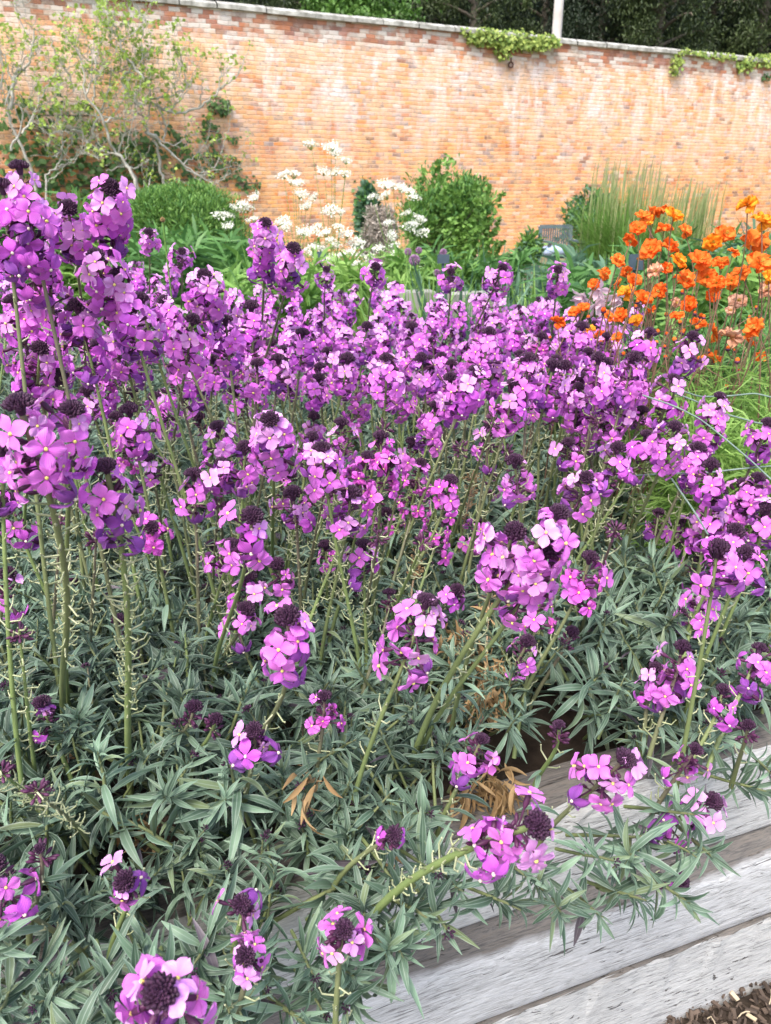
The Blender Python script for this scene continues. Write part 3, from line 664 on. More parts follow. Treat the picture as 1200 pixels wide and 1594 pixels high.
HERO = [
 (30, 262, 42, 20, 'tall mauve wallflower head in the far left corner, topmost against the brick wall', None, 'violet'),
 (4, 292, 42, 14, 'mauve wallflower head cut by the left edge, just below the topmost head', None, 'violet'),
 (172, 294, 38, 26, 'tall mauve wallflower in front of the fig branches, left of the round green shrub', (175, 700, .62), 'violet'),
 (106, 326, 36, 20, 'mauve wallflower with dark bud crown between the two tallest heads at upper left', (140, 720, .62), 'violet'),
 (150, 400, 38, 22, 'broad mauve head right below the tall wallflower by the round green shrub', (210, 760, .62), 'violet'),
 (45, 372, 38, 20, 'mauve wallflower head at left below the corner heads', (90, 760, .62), 'violet'),
 (30, 632, 58, 15, 'large close mauve flower head at the left edge with yellow eyes', (104, 1150, .60), 'bright'),
 (165, 728, 50, 14, 'close mauve flower head above the thickest seeding green stem', (205, 1245, .58), 'violet'),
 (62, 545, 34, 16, 'mauve head with dark bud crown directly above the large left-edge flower head', (40, 900, .62), 'violet'),
 (318, 430, 30, 26, 'broad mauve head below right of the round green shrub', (330, 720, .66), 'violet'),
 (413, 348, 28, 28, 'tall slender mauve spike beside the white umbels, top of the middle left', (400, 700, .66), 'violet'),
 (457, 388, 28, 20, 'mauve spike with dark crown just right of the tall slender spike', (380, 700, .66), 'bright'),
 (300, 500, 31, 16, 'bright mauve head under the broad head left of centre', (250, 880, .62), 'bright'),
 (420, 655, 38, 18, 'full pinkish mauve flower head left of centre with a dark notch of buds', (425, 900, .64), 'bright'),
 (345, 722, 32, 6, 'small mauve head with one open flower, left of the full pinkish head', (350, 900, .64), ''),
 (392, 806, 44, 7, 'mauve head with dark round buds and one large flat flower facing out', (330, 1080, .62), 'bright'),
 (388, 900, 30, 6, 'loose mauve blossoms on the stem beneath the large flat flower', (330, 1080, .60), ''),
 (448, 962, 50, 11, 'prominent mauve head with domed dark buds in the middle of the foliage', (395, 1200, .60), 'bright'),
 (395, 1138, 40, 6, 'mauve head with dome of dark buds and three open flowers above the lower leaves', (380, 1270, .60), ''),
 (486, 682, 28, 6, 'dark purple bud head with a few mauve flowers right of the full pinkish head', (440, 950, .64), ''),
 (572, 712, 31, 11, 'magenta flower head near the centre on a long green stem', (455, 1060, .62), 'magenta'),
 (664, 938, 42, 14, 'mauve head with lighter front flower right of the centre, over grey-green leaves', (545, 1270, .60), 'bright'),
 (606, 925, 26, 1, 'closed dark bud head just left of the mauve head with lighter front flower', (560, 1100, .62), ''),
 (870, 800, 46, 22, 'largest mauve flower cluster right of centre on a thick leaning green stem', (640, 1190, .60), 'bright'),
 (852, 858, 44, 14, 'middle of the largest mauve cluster, where the thick green stem ends', (650, 1185, .60), 'bright'),
 (112, 640, 55, 10, 'right half of the close flowers at the left edge, with pale yellow eyes', (110, 1140, .60), 'bright'),
 (800, 830, 44, 12, 'left lobe of flowers next to the largest mauve cluster', (700, 1150, .60), 'bright'),
 (918, 870, 34, 12, 'smaller mauve head tucked against the lower right of the largest cluster', (800, 1120, .60), 'magenta'),
 (835, 930, 30, 5, 'dark bud head drooping under the largest mauve cluster', (800, 1180, .58), 'magenta'),
 (750, 1152, 34, 8, 'mauve head above the dry brown leaves near the timber', (680, 1300, .58), ''),
 (505, 1085, 28, 6, 'small deep mauve head below the prominent domed head', (490, 1230, .60), 'magenta'),
 (302, 1102, 30, 0, 'round dark purple bud head without flowers at lower left of centre', (215, 1200, .60), ''),
 (336, 1120, 24, 0, 'smaller dark bud head touching the round one at lower left of centre', (290, 1210, .60), ''),
 (65, 1095, 32, 3, 'dark bud head with two drooping violet flowers at the left', (120, 1240, .60), 'violet'),
 (235, 822, 34, 6, 'magenta mauve head right of the close head on the seeding stem', (255, 960, .62), 'magenta'),
 (232, 715, 28, 5, 'mauve head with two stacked dark bud crowns left of centre', (260, 900, .64), ''),
 (612, 1300, 30, 2, 'dark round bud head with two small violet flowers above the timber', (520, 1380, .60), 'violet'),
 (833, 1285, 58, 15, 'big mauve flower head hanging in front of the timber on a thick leaning stem', (570, 1440, .60), 'bright'),
 (535, 1448, 46, 7, 'mauve head with dark buds in front of the timber at the bottom middle', (520, 1640, .56), 'bright'),
 (195, 1372, 46, 5, 'dark bud head ringed by mauve flowers among the lower left leaves', (170, 1500, .56), 'violet'),
 (376, 1408, 40, 4, 'upper of two touching bud heads near the bottom, with one lilac flower', (350, 1560, .56), ''),
 (382, 1488, 42, 7, 'lower of two touching bud heads near the bottom, ringed by lilac flowers', (360, 1640, .56), 'bright'),
 (250, 1545, 75, 12, 'nearest and largest mauve head at the very bottom, slightly out of focus', (160, 1760, .56), 'bright'),
 (972, 1182, 44, 13, 'mauve head with dark dome of buds over the timber end on the right', (830, 1330, .56), 'bright'),
 (1082, 1168, 34, 5, 'dark bud head with few flowers above the paler head at right timber edge', (1000, 1300, .58), 'violet'),
 (1108, 1248, 38, 13, 'mauve head low at right in front of the pale timber', (950, 1360, .56), 'violet'),
 (1058, 1372, 30, 1, 'lowest dark bud head lying against the timber on a thin brown stem', (930, 1380, .52), 'violet'),
 (1062, 1010, 34, 10, 'lilac flower head among leaves at right, upper one of the loose cluster', (1010, 1180, .62), 'bright'),
 (1020, 1040, 30, 5, 'violet flowers left of the lilac head in the loose cluster at right', (1000, 1160, .62), 'violet'),
 (1125, 1075, 30, 4, 'dark rounded bud head right of the loose cluster at right', (1060, 1220, .62), 'violet'),
 (1182, 1012, 32, 9, 'mauve flower head at the right edge level with the loose cluster', (1100, 1200, .62), 'violet'),
 (1100, 910, 30, 12, 'mauve head at right above the loose cluster, with pale top flower', (1050, 1080, .64), 'bright'),
 (1150, 935, 22, 3, 'small violet flowers near the right edge beside the mauve head', (1110, 1060, .64), ''),
 (1090, 870, 26, 5, 'small mauve head with side buds at right, above the pale-topped head', (1070, 1000, .64), ''),
 (12, 895, 36, 5, 'dark bud head with a single lilac flower at the left edge', (-20, 1100, .62), 'violet'),
 (-8, 1350, 46, 6, 'mauve blossoms cut off by the left edge near the bottom', (140, 1500, .56), 'violet'),
 (655, 722, 26, 6, 'magenta small head above the tan seed stalk right of centre', (620, 900, .64), 'magenta'),
 (648, 762, 25, 6, 'small mauve head right below the magenta small head', (600, 960, .64), 'magenta'),
 (690, 815, 26, 6, 'dark bud head with small magenta flowers left of the largest cluster', (630, 1000, .64), 'magenta'),
 (745, 815, 23, 7, 'small magenta head touching the left side of the largest cluster', (700, 1000, .64), 'magenta'),
 (1120, 618, 27, 24, 'tall mauve spike at right in front of the bright feathery green leaves', (1000, 900, .66), 'bright'),
 (1078, 525, 27, 12, 'mauve head directly below the orange flowers at right', (990, 800, .66), 'violet'),
 (1048, 590, 27, 14, 'mauve head between the orange-side head and the tall spike at right', (960, 850, .66), 'bright'),
 (1050, 665, 30, 14, 'light mauve head left of the tall spike at right', (960, 900, .66), 'bright'),
 (1195, 660, 28, 10, 'mauve head cut by the right edge above the gravelly gap', (1100, 900, .64), 'violet'),
 (1180, 745, 28, 12, 'dark bud head with violet flowers at right edge', (1110, 920, .64), 'violet'),
 (585, 416, 19, 14, 'mauve spike standing above the band in front of the dried grey shrub', (575, 560, .7), ''),
 (702, 424, 18, 13, 'mauve spike above the band in front of the big green shrub', (690, 580, .7), ''),
 (782, 418, 20, 14, 'leaning mauve spike above the band, right of the big green shrub', (700, 620, .7), 'bright'),
 (868, 420, 19, 18, 'mauve spike above the band below the garden chair', (850, 600, .7), 'bright'),
 (508, 420, 16, 12, 'small mauve spike above the band left of the dried grey shrub', (508, 560, .7), ''),
 (232, 362, 17, 14, 'small pale mauve spike in front of the round green shrub', (235, 560, .7), 'bright'),
 (283, 392, 18, 12, 'small mauve spike right in front of the foot of the round green shrub', (283, 560, .7), 'bright'),
 (765, 742, 22, 1, 'single lilac flower between the centre and the largest cluster', (700, 880, .66), 'bright'),
 (1060, 815, 24, 5, 'small mauve head over pale leaves at right', (1050, 930, .66), 'violet'),
 (1025, 800, 24, 5, 'mauve flowers beside the small head over pale leaves at right', (1000, 930, .66), ''),
 (885, 690, 26, 5, 'dark bud head with two mauve flowers above the largest cluster', (860, 860, .66), ''),
 (912, 745, 32, 10, 'mauve head just above the right side of the largest cluster', (860, 900, .66), 'bright'),
 (900, 605, 26, 12, 'mauve head right of centre under the dense band, on a green stem', (860, 860, .66), 'bright'),
]
STEMPODS = {6: 70, 7: 100, 37: 40, 23: 20, 2: 50, 3: 40, 12: 50, 20: 40, 45: 14, 5: 30, 13: 20, 60: 20}
TILT = {17: (.02, -.25, .95), 6: (-.05, -.25, 1), 37: (.35, -.55, .75), 38: (.1, -.5, .8), 39: (0, -.6, .8), 40: (.1, -.5, .8), 41: (0, -.6, .8), 42: (.1, -.55, .8), 43: (.25, -.35, .9), 45: (.4, -.4, .8), 23: (.4, -.2, .9), 46: (.9, -.4, .3), 36: (.2, -.6, .8), 18: (.05, -.4, .9)}
for i, (px, py, s, n, lab, base, pal) in enumerate(HERO):
    make_stem(px, py, s, n, lab, base, pal, STEMPODS.get(i, 12 if s > 25 else 5), budsize=(.85 if n > 3 else 1.0), tilt=TILT.get(i), i_hang=i in (37, 43, 45, 46), thick=1.35 if i in (6, 7, 23, 37) else 1.0)


EXTRA = [(185, 430, 36, 18), (218, 470, 30, 14), (255, 470, 26, 12), (120, 482, 34, 16), (20, 470, 34, 16), (75, 440, 34, 14), (180, 505, 30, 14), (330, 560, 24, 9), (270, 580, 26, 10), (400, 568, 28, 5), (432, 560, 26, 6), (495, 590, 22, 8), (540, 560, 25, 10), (600, 560, 26, 12),
 (655, 560, 25, 9), (530, 660, 26, 8), (490, 760, 23, 4), (740, 580, 28, 13), (820, 560, 28, 13), (800, 600, 28, 12), (700, 590, 27, 13), (135, 610, 26, 5), (960, 620, 26, 11), (905, 655, 25, 6), (985, 560, 27, 12), (1010, 520, 26, 10), (930, 560, 27, 12),
 (710, 920, 27, 4), (745, 905, 22, 3), (450, 740, 25, 3), (382, 950, 31, 6), (505, 850, 24, 3), (15, 780, 34, 7), (2, 700, 44, 8), (1150, 790, 27, 9), (1120, 765, 25, 7), (1188, 800, 25, 6), (820, 1000, 28, 4), (640, 690, 24, 5), (240, 620, 25, 6), (180, 650, 26, 4), (90, 590, 32, 8), (520, 730, 24, 5), (365, 610, 25, 5),
 (470, 520, 24, 10), (390, 480, 26, 12), (350, 500, 27, 12), (860, 570, 27, 12), (760, 520, 24, 12), (640, 510, 23, 11), (570, 510, 22, 11), (905, 510, 25, 12), (1085, 700, 27, 10), (1005, 680, 28, 8), (545, 905, 22, 2), (600, 800, 23, 4), (330, 850, 25, 3),
 (500, 700, 34, 9), (380, 700, 32, 8), (455, 770, 32, 7), (545, 770, 33, 9), (610, 720, 31, 8), (565, 850, 30, 6), (360, 850, 31, 5), (700, 750, 30, 7), (300, 740, 32, 7), (430, 880, 30, 4), (800, 720, 30, 8), (960, 700, 30, 8), (200, 640, 33, 9)]
for k, (px, py, s, n) in enumerate(EXTRA):
    make_stem(px + 1, py, s, n, 'mauve wallflower head standing among the stems of the near bed' if py > 600 else 'larger mauve wallflower head rising through the dense purple band', None, ('violet' if px < 260 else 'bright', 'magenta' if 450 < px < 760 and py > 600 else 'bright', '')[k % 3], 30, group='near wallflowers of the bed' if py > 600 else 'larger wallflowers of the band', lean=random.Random(k).gauss(-.03 if px > 300 else .02, .06))
for k, (px, py, s) in enumerate([(205, 612, 25), (310, 652, 23), (445, 592, 21), (118, 905, 26), (185, 966, 24), (890, 985, 25), (940, 1012, 22), (870, 1130, 25), (980, 1112, 22), (62, 1322, 24), (1150, 872, 23), (235, 930, 22), (1000, 640, 24), (620, 590, 20), (350, 1005, 18), (700, 1245, 20), (435, 1280, 18), (1010, 880, 22), (1165, 1130, 24), (555, 990, 18), (1195, 900, 22)]):
    make_stem(px, py, s, 0, 'closed dark purple bud head without open flowers among stems and leaves', None, '', 4, group='closed bud heads', lean=random.Random(k).gauss(0, .04))
# stems that have gone over to seed, with thin pale pods and no flowers
for k, (px, py, b) in enumerate([(95, 800, (80, 1090, .6)), (150, 830, (140, 1080, .6)), (262, 640, (245, 900, .62)), (215, 560, (180, 800, .64)), (540, 690, (470, 930, .62)), (600, 660, (540, 900, .64)), (620, 760, (570, 1000, .62)), (770, 650, (700, 860, .66)), (720, 690, (640, 900, .64)), (460, 800, (440, 930, .64)), (505, 760, (470, 960, .62)), (590, 830, (560, 1020, .6)),
    (960, 820, (900, 1000, .64)), (930, 650, (870, 850, .66)), (340, 780, (330, 960, .62)), (30, 980, (60, 1240, .6)), (55, 1230, (150, 1330, .58)), (1020, 700, (960, 880, .66)), (860, 650, (800, 800, .66)), (150, 560, (120, 760, .64)), (380, 600, (400, 780, .66)), (660, 840, (600, 1000, .62)), (790, 700, (740, 860, .66)), (40, 560, (60, 760, .64)), (0, 1200, (100, 1300, .58))]):
    r = random.Random(k + 333); B = G(*b); d = np.linalg.norm(B - CP) * r.uniform(.72, .86); q = proj(B)[2] * r.uniform(.74, .88); tip = P(px, py, q); root = empty('seeding_stem', B, 'bare green wallflower stem lined with thin pale seed pods', 'wallflower', 'seeding wallflower stems')
    pts = bez(B, B + (tip - B) * .3 + np.array([0, 0, .03]), tip - (tip - B) * .3, tip, 14); link('stem', stem_geo(pts, .0030, .0014, 40 if px < 300 else 24, (.25, 1.0), r, B, leaves=2).mesh('stem'), root)

# the rest of the spikes: bands of the bed, nothing tells the ones of a band apart
proto_lo = []
for i in range(12):
    r = random.Random(500 + i); g = Geo(); H = .34; n = r.choice((12, 15, 18, 22)); lean = np.array([r.gauss(0, .03), r.gauss(0, .03), 0])
    pts = bez(np.zeros(3), np.array([0, 0, .12]), np.array([0, 0, .22]) + lean, np.array([0, 0, H]) + lean, 9); L = .014 + .0035 * n
    g.merge(stem_geo(pts, .0030, .0016, 22, (.45, 1 - (L + .01) / H), r, np.zeros(3), leaves=3))
    ax = norm(pts[-1] - pts[-2]); g.merge(BCL[i % 3], frame(ax), pts[-1], r.uniform(.6, .85)); Fm = frame(ax)
    for (ss, az, el, kind) in head_layout(n, L, r, ('violet', 'bright', '')[i % 3]):
        p = pts[-1] - ax * ss; rad = Fm[:, 0] * math.cos(az) + Fm[:, 1] * math.sin(az); dv = norm(rad * math.cos(el) + ax * math.sin(el))
        g.merge(BKL[kind][r.randrange(3)], frame(dv + np.array([r.gauss(0, .35), r.gauss(0, .3) - .15, r.gauss(0, .28)]), [r.gauss(0, 1), r.gauss(0, 1), 0]), p, r.uniform(1.1, 1.4), r.random())
    proto_lo.append((g.mesh('wallflower'), pts[-1]))
BANDS = [
 (0, 330, 400, 560, 30, 'violet', 'mauve wallflower in the crowded clump behind the tall heads at left', 'crowded wallflowers at left', 1.00),
 (330, 620, 440, 570, 44, '', 'mauve wallflower in the dense purple band left of the middle', 'wallflowers of the dense band, left half', .96),
 (620, 860, 440, 580, 38, 'bright', 'mauve wallflower in the dense purple band right of the middle', 'wallflowers of the dense band, right half', .96),
 (860, 1010, 470, 620, 24, 'bright', 'mauve wallflower crowded just left of the orange flowers', 'wallflowers beside the orange flowers', .97),
 (150, 560, 560, 700, 6, '', 'scattered mauve wallflower below the dense band at left', 'scattered wallflowers at left', .93),
 (560, 1000, 590, 690, 6, 'bright', 'scattered mauve wallflower below the dense band at right', 'scattered wallflowers at right', .93),
 (1100, 1210, 720, 880, 7, 'violet', 'violet wallflower with many dark buds beside the right edge', 'wallflowers at the right edge', .90),
]
for bi, (x0, x1, y0, y1, n, pal, lab, grp, zz) in enumerate(BANDS):
    for k in range(n):
        r = random.Random(9000 + bi * 100 + k)
        # stratified over the band
        gx = (k * .618034) % 1; gy = (k + .5) / n
        px = x0 + (x1 - x0) * gx + r.gauss(0, 8); py = y0 + (y1 - y0) * gy + r.gauss(0, 6)
        z = zz + r.gauss(0, .025); t = G(px, py, z); d = proj(t)[2]
        d = min(d, 3.1) * r.uniform(.93, 1.05); s = .0275 * FPX / d
        if s >= 19.5:
            make_stem(px, py, s, r.choice((6, 9, 12, 16)), lab, None, pal if r.random() < .8 else 'magenta', 12, group=grp, lean=r.gauss(-.02 if px > 600 else .02, .05))
        else:
            tip = P(px, py, d); me, top = r.choice(proto_lo); a = r.uniform(0, 6.28); ax = norm([r.gauss(0, .13), r.gauss(0, .13), 1])
            Rm = frame(ax, [math.cos(a), math.sin(a), 0]); sc_ = r.uniform(.9, 1.12) * (1.12 if d > 2.4 else 1)
            tag(link('wallflower', me, None, tip - Rm @ top * sc_, Rm, sc_), lab, 'wallflower', grp)

# dried seed stalks
M['tan'] = simple('dry_stalk', (.30, .20, .11), (.50, .37, .24), 80, .8)
for (px, py, s, b_, lab) in ((650, 865, 24, (640, 930, .66), 'short tan dried seed stalk left of the largest cluster'),
                             (765, 860, 26, (755, 1060, .64), 'tall tan dried seed stalk beside the left lobe of flowers'),
                             (480, 1190, 34, (490, 1270, .6), 'pale withered seed stalk below the small deep mauve head'),
                             (735, 740, 24, (715, 860, .66), 'tan dried seed stalk above the small magenta heads')):
    tip = P(px, py, .0275 * FPX / s); B = G(*b_); root = empty('dried_stalk', B, lab, 'dried stalk'); r = random.Random(px)
    pts = bez(B, B + (tip - B) * .3 + np.array([0, 0, .03]), tip - np.array([0, 0, .05]), tip, 10) - B; g = Geo()
    tube(g, pts, np.linspace(.002, .0012, 10), 'tan', 5); link('stem', g.mesh('stem'), root); g = Geo()
    for k in range(60):
        t = r.uniform(.35, 1); p = np.array([np.interp(t, np.linspace(0, 1, 10), pts[:, i]) for i in range(3)]); a = r.uniform(0, 6.3)
        q = p + np.array([math.cos(a), math.sin(a), .5]) * r.uniform(.005, .013); tube(g, [p, q], .0006, 'tan', 4, caps=False); budm(g, q, norm(q - p), .0016, .005, 5, 'leaf_dry')
    link('seed_heads', g.mesh('seed_heads'), root)

# ------------------------------------------------------------------ orange geums at right
def geumpet(name, a, b):
    n = N(name); u, v, r = n.lc(); o = n.orand()
    col = n.mix(n.math('FRACT', n.math('ADD', n.math('MULTIPLY', r, .5), o)), a, b)
    col = n.mix(n.ramp(v, [(.0, .7), (.30, 0.0)]), col, (.82, .36, .03))
    return n.finish(col, .6, transl=.3, spec=.15)
M['geum'] = geumpet('geum_orange', (.90, .13, .014), (.93, .27, .045))
M['geum_yellow'] = geumpet('geum_amber', (.90, .25, .015), (.92, .38, .03))
M['geum_pale'] = geumpet('geum_faded', (.72, .36, .22), (.80, .50, .36))
M['geum_stem'] = simple('geum_stem', (.13, .10, .05), (.26, .14, .10), 30, .6)
M['green1'] = leafmat('fresh_green_leaf', (.09, .20, .035), (.24, .42, .10), transl=.3)
M['green2'] = leafmat('mid_green_leaf', (.05, .14, .035), (.14, .30, .08), transl=.3)
M['green3'] = leafmat('blue_green_leaf', (.06, .14, .08), (.17, .29, .18), transl=.3)
M['lime'] = leafmat('lime_green_leaf', (.13, .27, .045), (.32, .50, .13), transl=.35)
M['white'] = leafmat('cream_floret', (.68, .68, .56), (.84, .84, .76), transl=.2)
def geum_geo(i, mat, size=1.0):
    r = random.Random(i); g = Geo()
    for ring, (n, L, el) in enumerate(((6, .022, 2), (5, .019, 16), (3, .012, 34))):
        for k in range(n):
            a = k * 2 * PI / n + ring * .5 + r.gauss(0, .12); e = R(el + r.gauss(0, 10))
            V, F, uv = petal(L * r.uniform(.9, 1.1), L * r.uniform(.85, 1.05), .15, .1, 5, 5, .16, r)
            ce, se = math.cos(e), math.sin(e); V = np.stack([V[:, 0], V[:, 1] * ce - V[:, 2] * se, V[:, 1] * se + V[:, 2] * ce], 1)
            c, s = math.cos(a), math.sin(a); V = np.stack([V[:, 0] * c - V[:, 1] * s, V[:, 0] * s + V[:, 1] * c, V[:, 2] + ring * .0012], 1)
            g.add(V * size, F, mat, uv, r.random())
    for k in range(26):
        a = r.uniform(0, 6.28); q = r.uniform(0, .0042); p = np.array([math.cos(a) * q, math.sin(a) * q, .002]) * size; tube(g, [p, p * 1.3 + [0, 0, .006 * size]], .0005 * size, 'eye', 4, caps=False)
    return g
GM = {k: [geum_geo(i, k).mesh('blossom') for i in range(3)] for k in ('geum', 'geum_yellow', 'geum_pale')}
gbud = Geo(); budm(gbud, np.zeros(3), np.array([0, 0, 1.]), .006, .014, 8, 'geum'); budm(gbud, np.array([0, 0, -.003]), np.array([0, 0, 1.]), .007, .009, 8, 'calyx'); GBM = gbud.mesh('bud')
GE = [(585, 325, 1, 0), (515, 370, .8, 0), (490, 430, .8, 0), (455, 490, .8, 0), (560, 545, 1.15, 0), (650, 540, 1.1, 0), (630, 445, .9, 0), (680, 360, .95, 1), (740, 445, .7, 0), (705, 610, 1.05, 1), (820, 600, 1.15, 0),
      (885, 510, 1, 1), (950, 460, 1, 0), (1075, 310, 1, 1), (1095, 520, 1.3, 0), (1130, 615, 1.25, 0), (1150, 395, 1.1, 1), (735, 715, 1.1, 0), (855, 690, 1.05, 0), (905, 725, .9, 0), (585, 670, .85, 2), (470, 705, .8, 0), (430, 775, .9, 1),
      (520, 800, 1, 0), (610, 765, .9, 0), (890, 790, .8, 0), (380, 610, .8, 0), (300, 680, .75, 0), (255, 730, .6, 0), (370, 720, .55, 0), (985, 715, .85, 0), (1040, 670, .9, 0), (1020, 820, .9, 2), (810, 940, .85, 0), (890, 990, 1.1, 0),
      (985, 1015, 1.15, 2), (1120, 965, 1.1, 0), (890, 1130, .8, 0), (1190, 690, .8, 1), (1185, 765, .9, 2), (60, 935, .8, 0), (1165, 490, .7, 0), (980, 870, .5, 2), (690, 830, .6, 2), (230, 975, .7, 1), (330, 905, .7, 0), (560, 395, .6, 1), (1000, 560, .6, 0), (640, 640, .6, 0), (520, 590, .6, 1), (150, 880, .7, 0), (200, 850, .6, 0), (290, 1010, .7, 0), (400, 900, .75, 0), (480, 920, .7, 1), (380, 1010, .6, 0), (700, 900, .7, 0), (760, 840, .8, 0), (560, 880, .6, 0), (1080, 1040, .7, 0), (1140, 1110, .6, 0), (930, 620, .8, 0), (420, 660, .7, 0)]
GL = {1: ('top amber-orange geum on a tall thin stem near the right edge', 13), }
GLAB = {13: 'highest orange geum on its own thin stem before the brick wall at right', 0: 'orange geum at the upper left tip of the orange drift', 14: 'large open orange geum close to the right edge with amber centre', 4: 'large orange geum in the left half of the orange drift, facing out',
        35: 'faded peach geum low at right above the feathery leaves', 36: 'ruffled orange-red geum low at the right edge', 37: 'lowest small orange geum among green leaves', 40: 'orange geum peeping through the mauve flowers below the chair', 39: 'faded peach geum at the right edge', 27: 'small orange geum at the left side of the drift'}
for i, (x, y, s, k) in enumerate(GE):
    r = random.Random(i + 70); px, py = 850 + x / 3.43, 230 + y / 3.43; d = random.uniform(1.4, 1.8); tip = P(px, py, d)
    B = np.array([tip[0] + r.uniform(-.10, .14), tip[1] + r.uniform(-.02, .15), .5]); sz = s * .98 * d / 1.45
    root = empty('geum', B, GLAB.get(i, 'orange geum flower in the drift behind the wallflowers at right' if k != 2 else 'faded peach geum in the middle of the orange drift'), 'geum', 'orange geums')
    pts = bez(B, B + np.array([0, 0, .2]), tip + np.array([r.gauss(0, .05), r.gauss(0, .03), -.15]), tip, 12) - B; g = Geo()
    tube(g, pts, np.linspace(.0022, .0011, 12), 'geum_stem', 5)
    q = pts[7]; e = q + np.array([r.gauss(0, .04), r.gauss(0, .03), r.uniform(.04, .10)]); tube(g, bez(q, q + [0, 0, .02], e - [0, 0, .02], e, 6), .001, 'geum_stem', 5)
    link('stem', g.mesh('stem'), root); link('bud', GBM, root, e, frame([r.gauss(0, .4), r.gauss(0, .4), 1]), r.uniform(.5, .8))
    link('blossom', r.choice(GM[('geum', 'geum_yellow', 'geum_pale')[k]]), root, tip - B, frame([r.gauss(0, .6), -.8 + r.gauss(0, .5), .55 + r.gauss(0, .4)]), (sz, sz * r.uniform(.75, 1), sz * r.uniform(.8, 1.6)))
# geum leaf clumps, feathery clumps beside them
def blade(L, W, bend, nv=6): return leafV(L, W, bend, .2, nv, 3)
def clump(name, base, label, cat, n, spread, hgt, mat, W=.04, bend=(.3, 1.2), group=None, lean=.5, partname='leaves', seed=0, extra=None):
    r = random.Random(seed); g = Geo()
    T = [leafV(1, W, b_, .25, 6, 3) for b_ in np.linspace(bend[0], bend[1], 5)]
    for k in range(n):
        a = r.uniform(0, 6.2832); q = spread * math.sqrt(r.random()) * .6; p = np.array([math.cos(a) * q, math.sin(a) * q, r.uniform(-.02, .25 * hgt)])
        a2 = a + r.gauss(0, .8); d = norm([math.cos(a2) * lean * r.random() * 1.4, math.sin(a2) * lean * r.random() * 1.4, 1]); side = norm(np.cross(d, [math.cos(a2), math.sin(a2), -.2])); Rm = np.stack([side, d, np.cross(side, d)], 1)
        if (Rm[:, 2] @ np.array([math.cos(a2), math.sin(a2), 0])) > 0: Rm = np.stack([-side, d, -Rm[:, 2]], 1)
        addleaf(g, T[r.randrange(5)], Rm, p, hgt * r.uniform(.4, .86), mat, r.random())
    root = empty(name, base, label, cat, group); link(partname, g.mesh(partname), root); return root
def feathery(name, base, label, cat, n, rad, hgt, mat, group=None, seed=0, fine=.0011, L=(.05, .10)):
    r = random.Random(seed); g = Geo(); st = Geo()
    for k in range(n):
        a = r.uniform(0, 6.2832); q = rad * math.sqrt(r.random()) * .5; p = np.array([math.cos(a) * q, math.sin(a) * q, 0])
        tip = np.array([math.cos(a) * rad * r.uniform(.2, 1), math.sin(a) * rad * r.uniform(.2, 1), hgt * r.uniform(.35, 1.0)]); pts = bez(p, p + [0, 0, tip[2] * .5], tip - [0, 0, .04], tip, 6)
        tube(st, pts, np.linspace(.0018, .0008, 6), mat, 4)
        for j in range(46):
            t = r.uniform(.25, 1); c = np.array([np.interp(t, np.linspace(0, 1, 6), pts[:, i]) for i in range(3)]); d = norm([r.gauss(0, 1), r.gauss(0, 1), r.uniform(-.2, 1.3)]); l = r.uniform(*L) * hgt / .3
            side = norm(np.cross(d, [r.gauss(0, 1), r.gauss(0, 1), r.gauss(0, 1)])) * fine * 1.6
            m_ = c + d * l * .5 + np.array([0, 0, .004]); e = c + d * l - np.array([0, 0, l * .2])
            g.add([c - side * .6, c + side * .6, m_ + side, m_ - side, e + side * .2, e - side * .2], [(0, 1, 2, 3), (3, 2, 4, 5)], mat, [(0, 0), (1, 0), (1, .5), (0, .5), (1, 1), (0, 1)], r.random())
    root = empty(name, base, label, cat, group); link('stems', st.mesh('stems'), root); tag(link('fronds', g.mesh('fronds'), root), kind='stuff'); return root
for i, (px, py, d, rad, h, lab, mt) in enumerate([
    (1090, 640, 1.75, .17, .26, 'feathery light green plant directly under the orange geums', 'green1'), (1165, 600, 1.65, .16, .26, 'feathery light green plant under the geums at the right edge', 'lime'),
    (1150, 690, 1.45, .15, .20, 'bright lime feathery plant behind the pale wires at right', 'lime'), (1030, 560, 2.0, .18, .26, 'feathery green plant between the mauve flowers and the geums', 'green2'),
    (1200, 720, 1.55, .14, .20, 'low feathery green plant cut by the right edge', 'green1'), (1120, 560, 2.1, .22, .30, 'feathery green plant deeper under the orange drift', 'green2'), (1195, 540, 2.0, .2, .32, 'feathery green plant behind the geums at the right edge', 'green2')]):
    t = P(px, py, d); feathery('feathery_plant', (t[0], t[1], .5), lab, 'feathery plant', 70, rad, max(.1, t[2] + .06 - .5), mt, seed=i)
for i, (px, py, d, lab) in enumerate([(960, 520, 2.2, 'broad green leaf clump behind the mauve flowers beside the geums'), (1040, 470, 2.5, 'green leaf clump in the middle of the orange drift'), (1150, 470, 2.4, 'green leaf clump under the tallest geum'), (890, 480, 2.5, 'dark green leaf clump left of the orange geums')]):
    t = P(px, py, d); clump('leaf_clump', (t[0], t[1], .45), lab, 'leafy plant', 130, .2, max(.25, t[2] - .45), ('green1', 'green2', 'green1', 'green3')[i], .14, (.3, 1.4), lean=.9, seed=40 + i)
